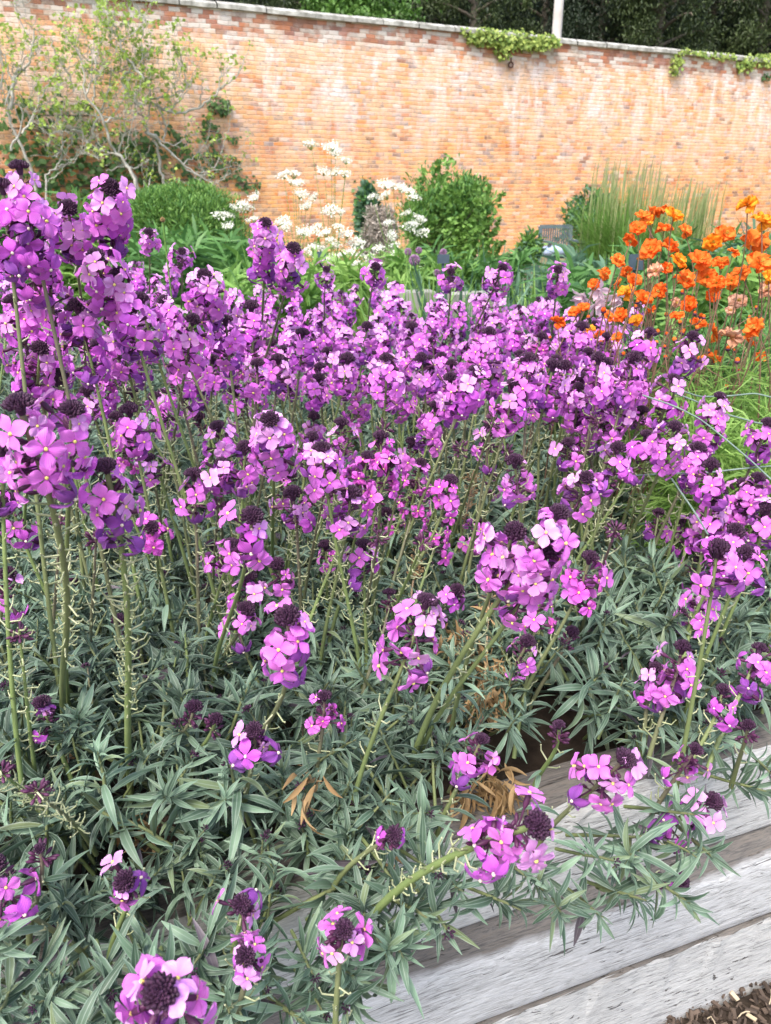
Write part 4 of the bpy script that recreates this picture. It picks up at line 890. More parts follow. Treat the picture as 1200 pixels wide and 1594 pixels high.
# pale plastic-coated wires at right
M['wire'] = simple('pale_coated_wire', (.12, .18, .15), (.20, .27, .23), 30, .4)
for k, (pts, d0, d1, rr, lab) in enumerate([
    ([(1055, 606), (1090, 618), (1140, 616), (1175, 612), (1215, 622)], 1.35, 1.35, .0014, 'upper pale green coated wire below the feathery leaves at right'),
    ([(1050, 612), (1085, 625), (1110, 640), (1150, 650), (1180, 659), (1215, 661)], 1.25, 1.25, .0014, 'second pale green wire bending under the upper one at right'),
    ([(1000, 615), (1050, 632), (1090, 652), (1130, 684), (1168, 716), (1215, 760)], 1.22, 1.15, .0013, 'pale wire slanting down to the right behind the tall mauve spike'),
    ([(960, 742), (1040, 737), (1100, 736), (1150, 730), (1215, 724)], 1.25, 1.22, .0014, 'level pale wire crossing behind the flowers at the right edge'),
    ([(1045, 745), (1080, 795), (1102, 832)], 1.2, 1.1, .0015, 'short thin slanting wire under the level pale wire')]):
    q = np.array([P(x, y, d0 + (d1 - d0) * j / (len(pts) - 1)) for j, (x, y) in enumerate(pts)]); n = 30; tt = np.linspace(0, len(pts) - 1, n)
    sm = np.array([[np.interp(t, range(len(pts)), q[:, i]) for i in range(3)] for t in tt]); sm[1:-1] = (sm[:-2] + sm[1:-1] * 2 + sm[2:]) / 4; sm[1:-1] = (sm[:-2] + sm[1:-1] * 2 + sm[2:]) / 4
    c = sm.mean(0); g = Geo(); tube(g, sm - c, rr, 'wire', 6); tag(link('wire', g.mesh('wire'), None, c), lab, 'wire')

# ------------------------------------------------------------------ the far garden
def ball_shrub(name, px0, px1, ytop, ybase, d, label, cat, mats, n=2600, leaf=.05, W=.35, seed=0, squash=1., lumps=9, upright=.3, edge=1.0, depthf=.8, irr=1., lim=1., lsz=(.35, .6)):
    r = random.Random(seed); cx = (px0 + px1) / 2; c = P(cx, ytop, d); wid = (px1 - px0) / FPX * d / 2; top = c[2]; z0 = P(cx, ybase, d)[2]; z0 = max(0.0, min(z0, top - .3)); H = top - z0
    base = np.array([c[0], c[1], 0.]); g = Geo(); tm = Geo(); T = [leafV(1, W, b_, .2, 4, 3) for b_ in (.2, .7, 1.2)]
    L = [(np.array([r.uniform(-.55, .55) * wid, r.uniform(-.5, .5) * wid * depthf, z0 + H * r.uniform(.25, .70)]), r.uniform(*lsz)) for _ in range(lumps)] + [(np.array([0, 0, z0 + H * .5]), .75)]
    for (lc_, lr) in L: tube(tm, bez(np.array([0, 0, -.02]), np.array([0, 0, lc_[2] * .5]), lc_ * np.array([.6, .6, .8]), lc_, 6), [.03, .025, .02, .015, .01, .006], 'woody', 5)
    Lc = np.array([l[0] for l in L]); Lr = np.array([l[1] for l in L]); rg = np.random.default_rng(seed); ii = rg.integers(0, len(L), n)
    u = rg.normal(size=(n, 3)) + [0, 0, .25]; u /= np.linalg.norm(u, axis=1, keepdims=True); rad = (1 - .5 * rg.random(n) ** 2) * rg.uniform(.88, 1.12, n)
    lr_ = Lr[ii]; p = Lc[ii] + u * np.stack([wid * lr_, wid * lr_ * depthf, H * lr_ * .8], 1) * rad[:, None]
    cz = np.array([0, 0, z0 + H * .5]); q = (p - cz) / np.array([wid, wid * depthf, H * .5]); ql = np.linalg.norm(q, axis=1); ql = ql * (1 + (.08 + .07 * irr) * np.sin(q[:, 0] * 5 + seed) * np.cos(q[:, 2] * 6 + seed * 2)); f_ = np.where(ql > lim, lim / ql * rg.uniform(.90, 1.05, n), 1); p = cz + (p - cz) * f_[:, None]
    dd = u * .8 + rg.normal(size=(n, 3)) * .5 + [0, 0, upright]; Nn = rg.normal(size=(n, 3)) * .6 + u * .5 + [0, 0, .6]
    for j in range(3):
        m_ = (np.arange(n) % 3) == j; mm = mats[0] if j < 2 else mats[-1]; g.scatter(T[j], p[m_], dd[m_], Nn[m_], leaf * rg.uniform(.6, 1.3, m_.sum()), mm, (ii[m_] * .37 % 1 * .35 + rg.random(m_.sum()) * .6) % 1)
    root = empty(name, base, label, cat); link('branches', tm.mesh('branches'), root); link('foliage', g.mesh('foliage'), root); return root
ball_shrub('shrub', 186, 388, 288, 430, 6.5, 'round dense green shrub behind the tall wallflowers at left', 'shrub', ['green1', 'green2'], 30000, .045, .2, 1, lumps=26, upright=.7, irr=.2)
ball_shrub('shrub', 590, 784, 262, 420, 9.5, 'big bushy green shrub against the wall in the middle', 'shrub', ['green1', 'green2'], 8000, .07, .34, 2, lumps=20, upright=1.0, irr=3., lim=1.2, lsz=(.16, .42))
t = P(672, 240, 9.7); feathery('shrub', (t[0], t[1], 0.), 'slim upright green shoots rising out of the big bushy shrub', 'shrub', 26, .38, t[2], 'green1', seed=77, fine=.016, L=(.010, .018))
t = P(735, 285, 9.3); feathery('shrub', (t[0], t[1], 0.), 'loose leafy shoots at the right of the big bushy shrub', 'shrub', 40, .5, t[2], 'green1', seed=78, fine=.016, L=(.010, .018))
ball_shrub('shrub', 556, 590, 292, 400, 9.9, 'dark green shrub at the wall left of the big bushy shrub', 'shrub', ['green3', 'green2'], 1300, .10, .5, 4, lumps=5)
M['greybr'] = leafmat('dried_grey_twig', (.26, .22, .18), (.50, .44, .38), transl=0)
ball_shrub('dried_shrub', 562, 622, 322, 430, 8.0, 'dried grey-brown shrub between white umbels and the big bushy shrub', 'shrub', ['greybr', 'greybr'], 6000, .045, .2, 5, lumps=8)
ball_shrub('shrub', 880, 965, 300, 420, 11.8, 'dull green shrub to the right of the garden chair', 'shrub', ['green2', 'green3'], 2200, .10, .4, 6, lumps=6)
ball_shrub('shrub', 805, 850, 362, 410, 8.5, 'small low green shrub just left of the garden chair', 'shrub', ['green1', 'green3'], 900, .07, .4, 7, lumps=4)
M['seedgrass'] = leafmat('grass_seed_heads', (.22, .30, .10), (.42, .46, .22), transl=.3)
for i, (px, top, w, d, lab, n, mt) in enumerate([(955, 262, .5, 9.6, 'tall clump of ornamental grass right of the chair, with tan seed heads', 800, 'green1'), (1000, 262, .45, 9.2, 'second tall grass clump before the wall, behind the orange drift', 700, 'green1'), (1060, 285, .4, 9.0, 'shorter grass clump before the wall above the geums', 420, 'green1'), (1100, 300, .3, 9.2, 'sparse tan grass at the right of the grass clumps', 220, 'seedgrass')]):
    t = P(px, top, d); rt = clump('ornamental_grass', (t[0], t[1], 0), lab, 'grass clump', n, w * .75, t[2] - .15, mt, .011, (.0, 1.7), lean=.14, seed=60 + i)
    r = random.Random(i); g = Geo()
    for k in range(60):
        a = r.uniform(0, 6.3); q = w * .8 * r.uniform(.1, .9); p = np.array([math.cos(a) * q, math.sin(a) * q, (t[2]) * r.uniform(.7, 1.12)]); tube(g, [p - [0, 0, .7], p - [0, 0, .2], p + [.02, 0, 0]], [.002, .007, .002], 'seedgrass', 4)
    link('seed_heads', g.mesh('seed_heads'), rt)

# white umbels (cow parsley)
def umbel_geo(seed, rad=.045):
    r = random.Random(seed); g = Geo()
    for k in range(13):
        a = k * 2.4; q = rad * math.sqrt((k + .3) / 13); c = np.array([math.cos(a) * q, math.sin(a) * q, -.25 * q]); tube(g, [(0, 0, -.04), c], .0011, 'green1', 4, caps=False)
        for j in range(13):
            e = c + np.array([r.gauss(0, .009), r.gauss(0, .009), r.gauss(.004, .007)]); s = r.uniform(.0022, .0048); n_ = frame([r.gauss(0, .5), r.gauss(0, .5), 1]); V = np.array([(-s, -s, 0), (s, -s, 0), (s, s, 0), (-s, s, 0)]) @ n_.T + e
            g.add(V, [(0, 1, 2, 3)], 'white')
    return g
UM = [umbel_geo(i).mesh('umbel') for i in range(4)]
UP_ = [
 ('white umbel plant in front of the round green shrub', 6.2, [(395, 305), (378, 315), (366, 322), (384, 322), (345, 333), (358, 334), (355, 350), (393, 340), (365, 380)]),
 ('tall white umbel plant rising against the bricks, left of the tallest', 7.6, [(441, 270), (458, 268), (455, 282), (465, 283), (470, 300), (487, 305), (476, 319), (440, 342), (445, 350)]),
 ('tallest white umbel plant against the bricks', 7.6, [(484, 222), (515, 225), (522, 235), (540, 248), (505, 265), (520, 266), (537, 268), (514, 325), (530, 328), (475, 358)]),
 ('crowd of white umbels below the tallest, at the left', 6.8, [(470, 360), (490, 355), (505, 360), (515, 372), (528, 352), (538, 362), (485, 385), (500, 385), (525, 380), (550, 375), (560, 378)]),
 ('white umbel plant beside the dried grey shrub', 7.0, [(580, 304), (600, 285), (612, 288), (625, 290), (637, 295), (645, 305), (598, 302), (632, 330), (650, 345), (658, 360), (655, 338), (640, 350)]),
 ('low white umbel plant at the foot of the dried grey shrub', 6.2, [(545, 390), (558, 396), (575, 400), (605, 345), (610, 365), (590, 385), (615, 380), (618, 395), (650, 415), (660, 425), (560, 410)]),
 ('low white umbels behind the small mauve spike left of centre', 5.6, [(490, 395), (515, 400), (530, 395), (545, 412), (570, 420), (540, 425)])]
for i, (lab, d, us) in enumerate(UP_):
    r = random.Random(i + 5); ps = [P(x, y, d * r.uniform(.97, 1.03)) for x, y in us]; c = np.mean(ps, 0); B = np.array([c[0], c[1], 0.]); root = empty('cow_parsley', B, lab, 'cow parsley'); g = Geo()
    for p in ps:
        j = np.array([c[0] + (p[0] - c[0]) * .4, p[1], max(.3, p[2] * .55)]); tube(g, bez(B + [r.gauss(0, .04), 0, 0], B + [0, 0, .3], j, p - [0, 0, .03], 8) - B, np.linspace(.006, .002, 8), 'green1', 5)
        link('umbel', r.choice(UM), root, p - B, frame([r.gauss(0, .3), -.35 + r.gauss(0, .2), 1]), r.uniform(1.0, 1.6) * d / 6.8)
    link('stems', g.mesh('stems'), root)
    T = [leafV(1, .3, b_, .2, 4, 3) for b_ in (.4, .9)]; g = Geo()
    for k in range(260):
        dd = norm([r.gauss(0, 1), r.gauss(0, 1), r.uniform(-.2, 1)]); side = norm(np.cross(dd, [0, 0, 1])); addleaf(g, T[k % 2], np.stack([side, dd, np.cross(side, dd)], 1), np.array([r.gauss(0, .16), r.gauss(0, .16), r.uniform(.1, .85)]), r.uniform(.04, .09), 'green1' if k % 3 else 'lime')
    link('leaves', g.mesh('leaves'), root)

# low planting between the bed and the wall
low = [
 (425, 395, 5.2, .38, 'strappy', 'green3', 'blue-green strappy clump at the foot of the round shrub'), (250, 380, 5.0, .4, 'soft', 'green2', 'low green plant left under the round shrub'), (330, 385, 4.8, .4, 'soft', 'green2', 'low green plant under the right of the round shrub'),
 (470, 420, 4.6, .4, 'soft', 'lime', 'lime-green leafy plant behind the small mauve spikes'), (540, 430, 4.8, .4, 'soft', 'lime', 'yellow-green plant below the white umbels'), (600, 420, 4.6, .35, 'grass', 'lime', 'fine bright green blades below the dried grey shrub'),
 (655, 405, 5.2, .4, 'soft', 'green1', 'soft green leafy plant in front of the big bushy shrub'), (735, 400, 5.4, .4, 'soft', 'green2', 'green leafy plant at the right foot of the big bushy shrub'), (700, 425, 4.4, .4, 'strappy', 'green3', 'upright blue-green leaves behind the centre mauve spikes'),
 (775, 395, 5.4, .3, 'strappy', 'green3', 'tall narrow blue-green leaves between the big shrub and the chair'), (805, 424, 4.6, .3, 'strappy', 'green3', 'narrow-leaved clump below the small low shrub'), (850, 432, 4.2, .3, 'grass', 'lime', 'short bright blades in front of the garden chair'),
 (915, 412, 4.6, .35, 'soft', 'green3', 'ferny grey-green plant to the lower right of the chair'), (950, 428, 3.8, .4, 'soft', 'green2', 'ferny green plant left of the orange drift'), (985, 385, 5.4, .4, 'strappy', 'green1', 'broad arching green blades behind the orange drift'), (1050, 400, 4.8, .5, 'soft', 'green2', 'green foliage behind the middle of the orange drift'),
 (1130, 390, 4.8, .5, 'soft', 'green2', 'green foliage behind the right of the orange drift'), (1200, 380, 4.8, .5, 'soft', 'green3', 'green foliage behind the geums at the right edge'), (390, 430, 4.0, .4, 'soft', 'green1', 'green plant glimpsed left of the tall slender mauve spike'),
 (40, 320, 6.5, .7, 'soft', 'green2', 'green bush under the fig branches at the left edge'), (130, 320, 6.5, .6, 'soft', 'green1', 'green bush under the fig branches behind the tall wallflowers'), (640, 440, 3.9, .35, 'grass', 'green1', 'thin green blades just behind the centre of the dense band'), (760, 450, 3.9, .35, 'grass', 'green3', 'thin grey-green blades behind the dense band right of centre'),
 (1200, 430, 3.2, .4, 'soft', 'green1', 'leafy plant at the right edge behind the geums')]
for i, (px, py, d, w, kind, mt, lab) in enumerate(low):
    t = P(px, py, d); h = max(.28, t[2] + .05); b = (t[0], t[1], 0.)
    if kind == 'soft': feathery('leafy_plant', b, lab, 'leafy plant', 60, w, h, mt, seed=200 + i, fine=.007, L=(.04, .08))
    elif kind == 'strappy': clump('strappy_plant', b, lab, 'leafy plant', 170, w, h, mt, .05, (.0, .9), lean=.35, seed=300 + i)
    else: clump('grassy_plant', b, lab, 'grass clump', 260, w, h, mt, .025, (.0, .8), lean=.3, seed=300 + i)
# pale aquilegias and purple allium heads
M['pinkpale'] = leafmat('pale_pink_petal', (.66, .45, .52), (.80, .66, .70), transl=.3)
def aq_geo(seed):
    r = random.Random(seed); g = Geo()
    for k in range(10):
        a = k * 2 * PI / 5 + (k > 4) * .6; V, F, uv = petal(.03, .016, .1, .2, 5, 5, .05, r); e = R(20 if k < 5 else 60)
        ce, se = math.cos(e), math.sin(e); V = np.stack([V[:, 0], V[:, 1] * ce - V[:, 2] * se, V[:, 1] * se + V[:, 2] * ce], 1); c, s = math.cos(a), math.sin(a)
        g.add(np.stack([V[:, 0] * c - V[:, 1] * s, V[:, 0] * s + V[:, 1] * c, V[:, 2]], 1), F, 'pinkpale', uv)
    return g
for i, (px, py, lab) in enumerate([(908, 460, 'leftmost pale pink aquilegia left of the amber geum'), (934, 450, 'middle pale pink aquilegia below the small orange geums'), (958, 458, 'pale pink aquilegia nearest the amber geum'), (925, 475, 'low pale pink aquilegia above the mauve flowers'), (950, 480, 'pale pink aquilegia touching the mauve flowers'), ]):
    tip = P(px, py, 2.1); B = np.array([tip[0], tip[1] + .05, .4]); root = empty('aquilegia', B, lab, 'aquilegia'); g = Geo(); tube(g, bez(np.zeros(3), np.array([0, 0, .2]), tip - B - [0, 0, .1], tip - B, 8), .0018, 'geum_stem', 5); link('stem', g.mesh('stem'), root)
    link('blossom', aq_geo(i).mesh('blossom'), root, tip - B, frame([.3 * (i - 2), -.4, -.7 + .5 * (i % 2)]), 1.25)
M['allium'] = leafmat('dusky_purple_floret', (.22, .10, .22), (.42, .24, .40), transl=.1)
for i, (px, py, lab) in enumerate([(645, 405, 'large dusky purple allium ball below the dried grey shrub'), (635, 392, 'small dusky allium ball above the large one'), (652, 390, 'dusky allium bud right of the small allium'), (690, 393, 'lone dusky allium head before the big bushy shrub'), (680, 425, 'lowest dusky allium head'), (253, 342, 'tan seed head on a straight stalk before the round shrub')]):
    d = 4.6 if i < 5 else 2.4; tip = P(px, py, d); B = np.array([tip[0], tip[1], 0.]) if i < 5 else np.array([tip[0], tip[1], .5]); root = empty('allium', B, lab, 'allium'); g = Geo(); tube(g, [(0, 0, 0), (.004, 0, (tip - B)[2] * .5), tip - B], .004 if i < 5 else .0028, 'green1', 5); link('stem', g.mesh('stem'), root); g = Geo(); r = random.Random(i)
    for k in range(90):
        a = k * 2.4; z = 1 - 2 * (k + .5) / 90; q = math.sqrt(1 - z * z); u = np.array([q * math.cos(a), q * math.sin(a), z]); R0 = (.030, .02, .018, .02, .02, .007)[i]; budm(g, u * R0 * .6, u, R0 * .16, R0 * .55, 4, 'allium' if i < 5 else 'leaf_dry', r.random())
    link('flower_head', g.mesh('flower_head'), root, tip - B)

# garden chair with cushion
M['chairwood'] = simple('grey_painted_slats', (.07, .10, .11), (.15, .19, .20), 12, .8, .2)
M['cushion'] = simple('pale_blue_cloth', (.30, .38, .56), (.42, .50, .66), 6, .9)
c = P(866, 350, 11.0); top = c[2]; root = empty('garden_chair', (c[0], c[1], 0), 'grey slatted garden chair standing before the brick wall', 'chair'); root.rotation_euler = (0, 0, R(8)); W = .46
g = Geo(); box(g, (-W / 2, 0, .40), (W / 2, .03, .44), 'chairwood'); box(g, (-W / 2, .0, top - .05), (W / 2, .03, top), 'chairwood')
for k in range(13):
    x = -W / 2 + .03 + k * (W - .06) / 12; box(g, (x - .009, .004, .44), (x + .009, .024, top - .05), 'chairwood')
link('backrest', g.mesh('backrest', False), root)
g = Geo()
for k in range(6): box(g, (-W / 2, -.45 + k * .075, .385), (W / 2, -.39 + k * .075, .405), 'chairwood')
link('seat', g.mesh('seat', False), root)
for sx in (-1, 1):
    for y in (-.45, .015):
        g = Geo(); box(g, (sx * W / 2 - .02, y - .02, 0), (sx * W / 2 + .02, y + .02, .38 if y < 0 else top - .02), 'chairwood'); link('leg', g.mesh('leg', False), root)
    g = Geo(); box(g, (sx * W / 2 - .025, -.47, .585), (sx * W / 2 + .025, .0, .61), 'chairwood'); box(g, (sx * W / 2 - .018, -.45, .38), (sx * W / 2 + .018, -.415, .585), 'chairwood'); link('armrest', g.mesh('armrest', False), root)
c2 = P(865, 381, 10.75); g = Geo(); V = []; nu, nv = 24, 9
for j in range(nv):
    for i in range(nu):
        a = 2 * PI * i / nu; b_ = -PI / 2 + PI * j / (nv - 1); sq = lambda v, e: math.copysign(abs(v) ** e, v)
        V.append((.19 * sq(math.cos(b_), .5) * sq(math.cos(a), .6), .15 * sq(math.cos(b_), .5) * sq(math.sin(a), .6), .065 * sq(math.sin(b_), .8) + .01 * math.sin(a * 3)))
g.add(V, gridF(nu, nv, True), 'cushion'); tag(link('cushion', g.mesh('cushion'), None, (c2[0], c2[1] - .02, .475)), 'plump pale blue cushion lying on the slatted garden chair', 'cushion')
# dark plant pots, stone edging
M['black'] = simple('black_plastic', (.015, .017, .02), (.04, .045, .05), 10, .4)
def pot(px, py, d, R0, H, lab, mt='black'):
    p = P(px, py, d); g = Geo(); tube(g, [(0, 0, 0), (0, 0, H * .85), (0, 0, H * .85), (0, 0, H), (0, 0, H), (0, 0, H * .8)], [R0 * .75, R0 * .95, R0 * 1.08, R0 * 1.08, R0 * .95, R0 * .9], mt, 20, caps=False); tube(g, [(0, 0, H * .8), (0, 0, H * .81)], [R0 * .9, .001], 'soil', 20, caps=False)
    tag(link('plant_pot', g.mesh('plant_pot'), None, (p[0], p[1], p[2] - H)), lab, 'plant pot')
M['slate'] = simple('dark_slate_blue', (.03, .05, .07), (.08, .11, .14), 10, .6)
for (px, py, d, w, h, lab) in [(690, 403, 4.5, .07, .05, 'small dark blue plant label before the big bushy shrub'), (500, 398, 4.9, .06, .05, 'small dark grey-green plant label among the white umbels'), (990, 408, 3.6, .07, .07, 'small black plant label behind the orange drift')]:
    p = P(px, py, d); g = Geo(); box(g, (-w / 2, -.005, 0), (w / 2, .005, h), 'slate'); box(g, (-.008, .006, -p[2] + .02), (.008, .014, h * .8), 'slate'); tag(link('plant_label', g.mesh('plant_label', False), None, p - [0, 0, h / 2]), lab, 'plant label')
M['stone'] = simple('pale_edging_stone', (.20, .20, .17), (.36, .35, .31), 6, .9, .4)
for i, (px, py, d, w, lab) in enumerate([(745, 458, 4.2, .30, 'pale edging stone slab behind the band, between two raised spikes'), (640, 456, 4.3, .3, 'pale edging stone slab hidden behind the band at centre')]):
    p = P(px, py, d); g = Geo(); box(g, (-w / 2, 0, -.5), (w / 2, .14, 0), 'stone'); o = tag(link('edging_stone', g.mesh('edging_stone', False), None, p), lab, 'stone'); o.rotation_euler = (0, 0, R(14))

# ------------------------------------------------------------------ ivy on the coping and sprigs on the wall
M['ivy'] = leafmat('ivy_leaf', (.10, .20, .03), (.42, .50, .12), transl=.25)
M['ivydark'] = leafmat('dark_ivy_leaf', (.035, .09, .03), (.12, .22, .06), transl=.15)
LI = [leafV(1, .8, b_, .15, 4, 3) for b_ in (.3, .8)]
def ivy(regions, label, mt, leaf=.07, thick=.14, seed=0, dens=900, name='ivy_clump'):
    r = random.Random(seed); g = Geo(); tm = Geo(); c0 = wallp(regions[0][0], regions[0][1], .1)
    for (px, py, w, h, top) in regions:
        a = wallp(px - w / 2, py, 0); b_ = wallp(px + w / 2, py, 0); t_ = wallp(px, py - h / 2, 0); u_ = wallp(px, py + h / 2, 0); W_ = np.linalg.norm(b_ - a); H_ = t_[2] - u_[2]; c = (a + b_) / 2
        for k in range(max(12, int(dens * W_ * H_))):
            x = r.uniform(-.5, .5); e = math.sqrt(max(0, 1 - (2 * x) ** 2)); z = r.uniform(-.5, .5) * (.35 + .65 * e) + .06 * math.sin(x * 17 + seed)
            p = c + WX * x * W_ + np.array([0, 0, z * H_]) - WN * r.uniform(.0, thick) + (WN * r.uniform(0, .35) if (p0 := c[2] + z * H_) > WALLH else 0) - c0
            dd = norm([r.gauss(0, 1), r.gauss(0, 1), -.6 + r.gauss(0, .4)]); nrm = norm(-WN + np.array([r.gauss(0, .5), r.gauss(0, .4), .5 + r.gauss(0, .4)])); side = norm(np.cross(dd, nrm)); dd = norm(np.cross(nrm, side))
            addleaf(g, LI[k % 2], np.stack([side, dd, nrm], 1), p, leaf * r.uniform(.6, 1.3), mt, r.random())
        tube(tm, [a - c0 - WN * .03, c - c0 - WN * .05, b_ - c0 - WN * .03], .012, 'woody', 5)
    root = empty(name, c0, label, 'ivy'); link('stems', tm.mesh('stems'), root); link('leaves', g.mesh('leaves'), root)
ivy([(800, 60, 130, 30, 1), (770, 64, 90, 22, 1), (780, 80, 24, 26, 0), (735, 52, 40, 10, 1), (840, 66, 50, 16, 1), (815, 72, 60, 14, 0)], 'large bright green ivy mat hanging over the coping left of the pale post', 'ivy', seed=1)
ivy([(1108, 86, 62, 12, 1), (1050, 100, 16, 34, 0), (1065, 80, 24, 8, 1)], 'thin ivy strand trailing over the coping right of the post', 'ivy', seed=2)
ivy([(1180, 96, 62, 20, 1), (1155, 104, 24, 18, 0), (1200, 92, 50, 18, 1)], 'ivy clump on the coping at the right edge', 'ivy', seed=3)
ivy([(1188, 120, 10, 14, 0)], 'tiny ivy tuft below the coping at the right edge', 'ivydark', seed=4)
ivy([(340, 165, 32, 28, 0)], 'small dark green ivy tuft alone on the wall right of the fig', 'ivydark', seed=5)
ivy([(325, 205, 30, 50, 0), (360, 215, 18, 8, 0)], 'straggly green ivy patch on the wall below the small tuft', 'ivydark', seed=6, dens=420)
ivy([(350, 260, 40, 40, 0), (385, 285, 36, 26, 0), (330, 245, 30, 30, 0)], 'sparse ivy on the bricks above the round shrub', 'ivydark', seed=7, dens=380)
ivy([(60, 290, 190, 150, 0), (150, 260, 190, 120, 0), (240, 280, 170, 120, 0), (90, 180, 110, 60, 0), (20, 200, 60, 120, 0), (230, 225, 120, 60, 0)], 'broad dark green climber covering the wall foot behind the fig branches', 'ivydark', .09, .25, seed=8, dens=150)
ivy([(565, 310, 30, 70, 0)], 'ivy climbing the bricks left of the dried grey shrub', 'ivydark', seed=9, dens=420)

# ------------------------------------------------------------------ fig trained on the wall at left
M['figbark'] = simple('pale_fig_bark', (.28, .27, .23), (.50, .49, .44), 14, .8, .3)
M['figleaf'] = leafmat('young_fig_leaf', (.20, .34, .05), (.48, .62, .16), transl=.4)
def fig(trunks, label, seed, off=.55):
    r = random.Random(seed); S = 3.75; root = None; tufts = []
    first = wallp(trunks[0][0][0] / S, trunks[0][0][1] / S, off); base = np.array([first[0], first[1], 0.]); root = empty('fig_tree', base, label, 'fig tree')
    lf = Geo(); LF = [leafV(1, .75, b_, .2, 4, 3) for b_ in (.2, .7)]
    def tuft(p, n=5, s=.06):
        for k in range(n):
            dd = norm([r.gauss(0, 1), r.gauss(0, 1), .5 + r.gauss(0, .5)]); side = norm(np.cross(dd, [r.gauss(0, 1), r.gauss(0, 1), 1])); addleaf(lf, LF[k % 2], np.stack([side, dd, np.cross(side, dd)], 1), p + np.array([r.gauss(0, .03), r.gauss(0, .03), r.gauss(0, .03)]), s * r.uniform(.6, 1.3), 'figleaf', r.random())
    def limb(pts, r0, r1, depth):
        q = pts; n = max(8, len(q) * 4); t = np.linspace(0, len(q) - 1, n); sm = np.array([[np.interp(a, range(len(q)), q[:, i]) for i in range(3)] for a in t]); sm[1:-1] = (sm[:-2] + sm[1:-1] * 2 + sm[2:]) / 4; sm[1:-1] += np.array([[r.gauss(0, .012) for _ in range(3)] for _ in range(n - 2)])
        g = Geo(); tube(g, sm, np.linspace(r0, r1, n), 'figbark', 6)
        if depth < 3:
            for _ in range(r.choice((3, 4, 5)) if depth == 0 else r.choice((1, 2, 3))):
                i = r.randrange(2, n); p = sm[i]; d = norm(sm[min(n - 1, i + 1)] - sm[i - 1]); a = norm(d * .6 + WX * r.gauss(0, .9) + np.array([0, 0, r.gauss(.35, .5)]) - WN * r.gauss(.1, .35)); L = r.uniform(.25, .75) / (depth + 1) ** .5
                m_ = p + a * L * .5; e = m_ + norm(a + np.array([0, 0, .7 + r.gauss(0, .4)])) * L * .6; limb(np.array([p, m_, e]), r0 * .45, max(.0035, r1 * .5), depth + 1)
        if depth >= 1 and (r.random() < .6 or sm[-1][2] > 2.3): tuft(sm[-1])
        if depth == 2 and r.random() < .2: tuft(sm[n // 2], 4, .06)
        G0.merge(g)
    G0 = Geo()
    for k, tr in enumerate(trunks):
        o = off + r.uniform(-.2, .3); q = np.array([wallp(x / S, y / S, o + r.uniform(-.05, .05)) for (x, y) in tr]) - base
        if tr[0][1] > 1000: q = np.concatenate([[q[0] * [1, 1, 0] + [r.gauss(0, .2), 0, 0]], q])
        th = .028 if len(tr) > 4 else .017; limb(q, th, .009, 0)
    link('branches', G0.mesh('branches'), root); link('leaves', lf.mesh('leaves'), root)
fig([[(190, 1010), (125, 860), (60, 720), (40, 620), (75, 480), (40, 340), (0, 290)], [(60, 640), (75, 480), (100, 420), (160, 390), (195, 300), (198, 180)], [(-60, 900), (-20, 600), (20, 400), (-10, 200)], [(65, 880), (130, 760), (125, 620), (80, 600)], [(130, 780), (210, 650), (270, 500)]], 'grey-barked fig tree with young leaves at the far left edge of the wall', 1)
fig([[(800, 1050), (720, 930), (650, 850), (610, 700), (500, 560), (490, 410), (440, 280)], [(490, 890), (540, 800), (555, 680), (590, 640), (640, 500), (650, 400)], [(545, 590), (560, 480), (555, 330)], [(495, 410), (560, 425), (630, 430), (690, 400)], [(390, 740), (480, 780), (510, 830), (480, 900)], [(280, 870), (300, 790), (370, 740), (440, 720)], [(600, 720), (660, 690), (760, 700), (790, 690)], [(250, 1030), (330, 980), (395, 955)], [(330, 920), (370, 840), (440, 780)], [(430, 530), (400, 420), (330, 330), (290, 220)]], 'grey-barked fig tree with bare crossing limbs in the middle of the left wall', 2)
fig([[(960, 1070), (930, 950), (920, 850), (880, 790), (830, 720), (885, 600), (840, 440), (820, 240), (850, 120)], [(880, 600), (980, 650), (1080, 660), (1200, 600), (1270, 540), (1330, 470)], [(880, 575), (960, 570), (1040, 545), (1105, 490)], [(960, 820), (970, 740), (950, 660)], [(830, 620), (760, 560), (700, 470), (770, 400), (790, 380)], [(840, 460), (760, 370), (710, 290), (700, 200)], [(690, 890), (720, 800), (745, 750)], [(800, 1050), (740, 970), (690, 890)], [(870, 930), (800, 975), (700, 970), (620, 1000)], [(850, 770), (920, 800), (960, 850), (1100, 1000), (1180, 1060)], [(1000, 900), (1120, 1000), (1250, 1080)]], 'grey-barked fig tree with limbs sweeping right across the bricks', 3)

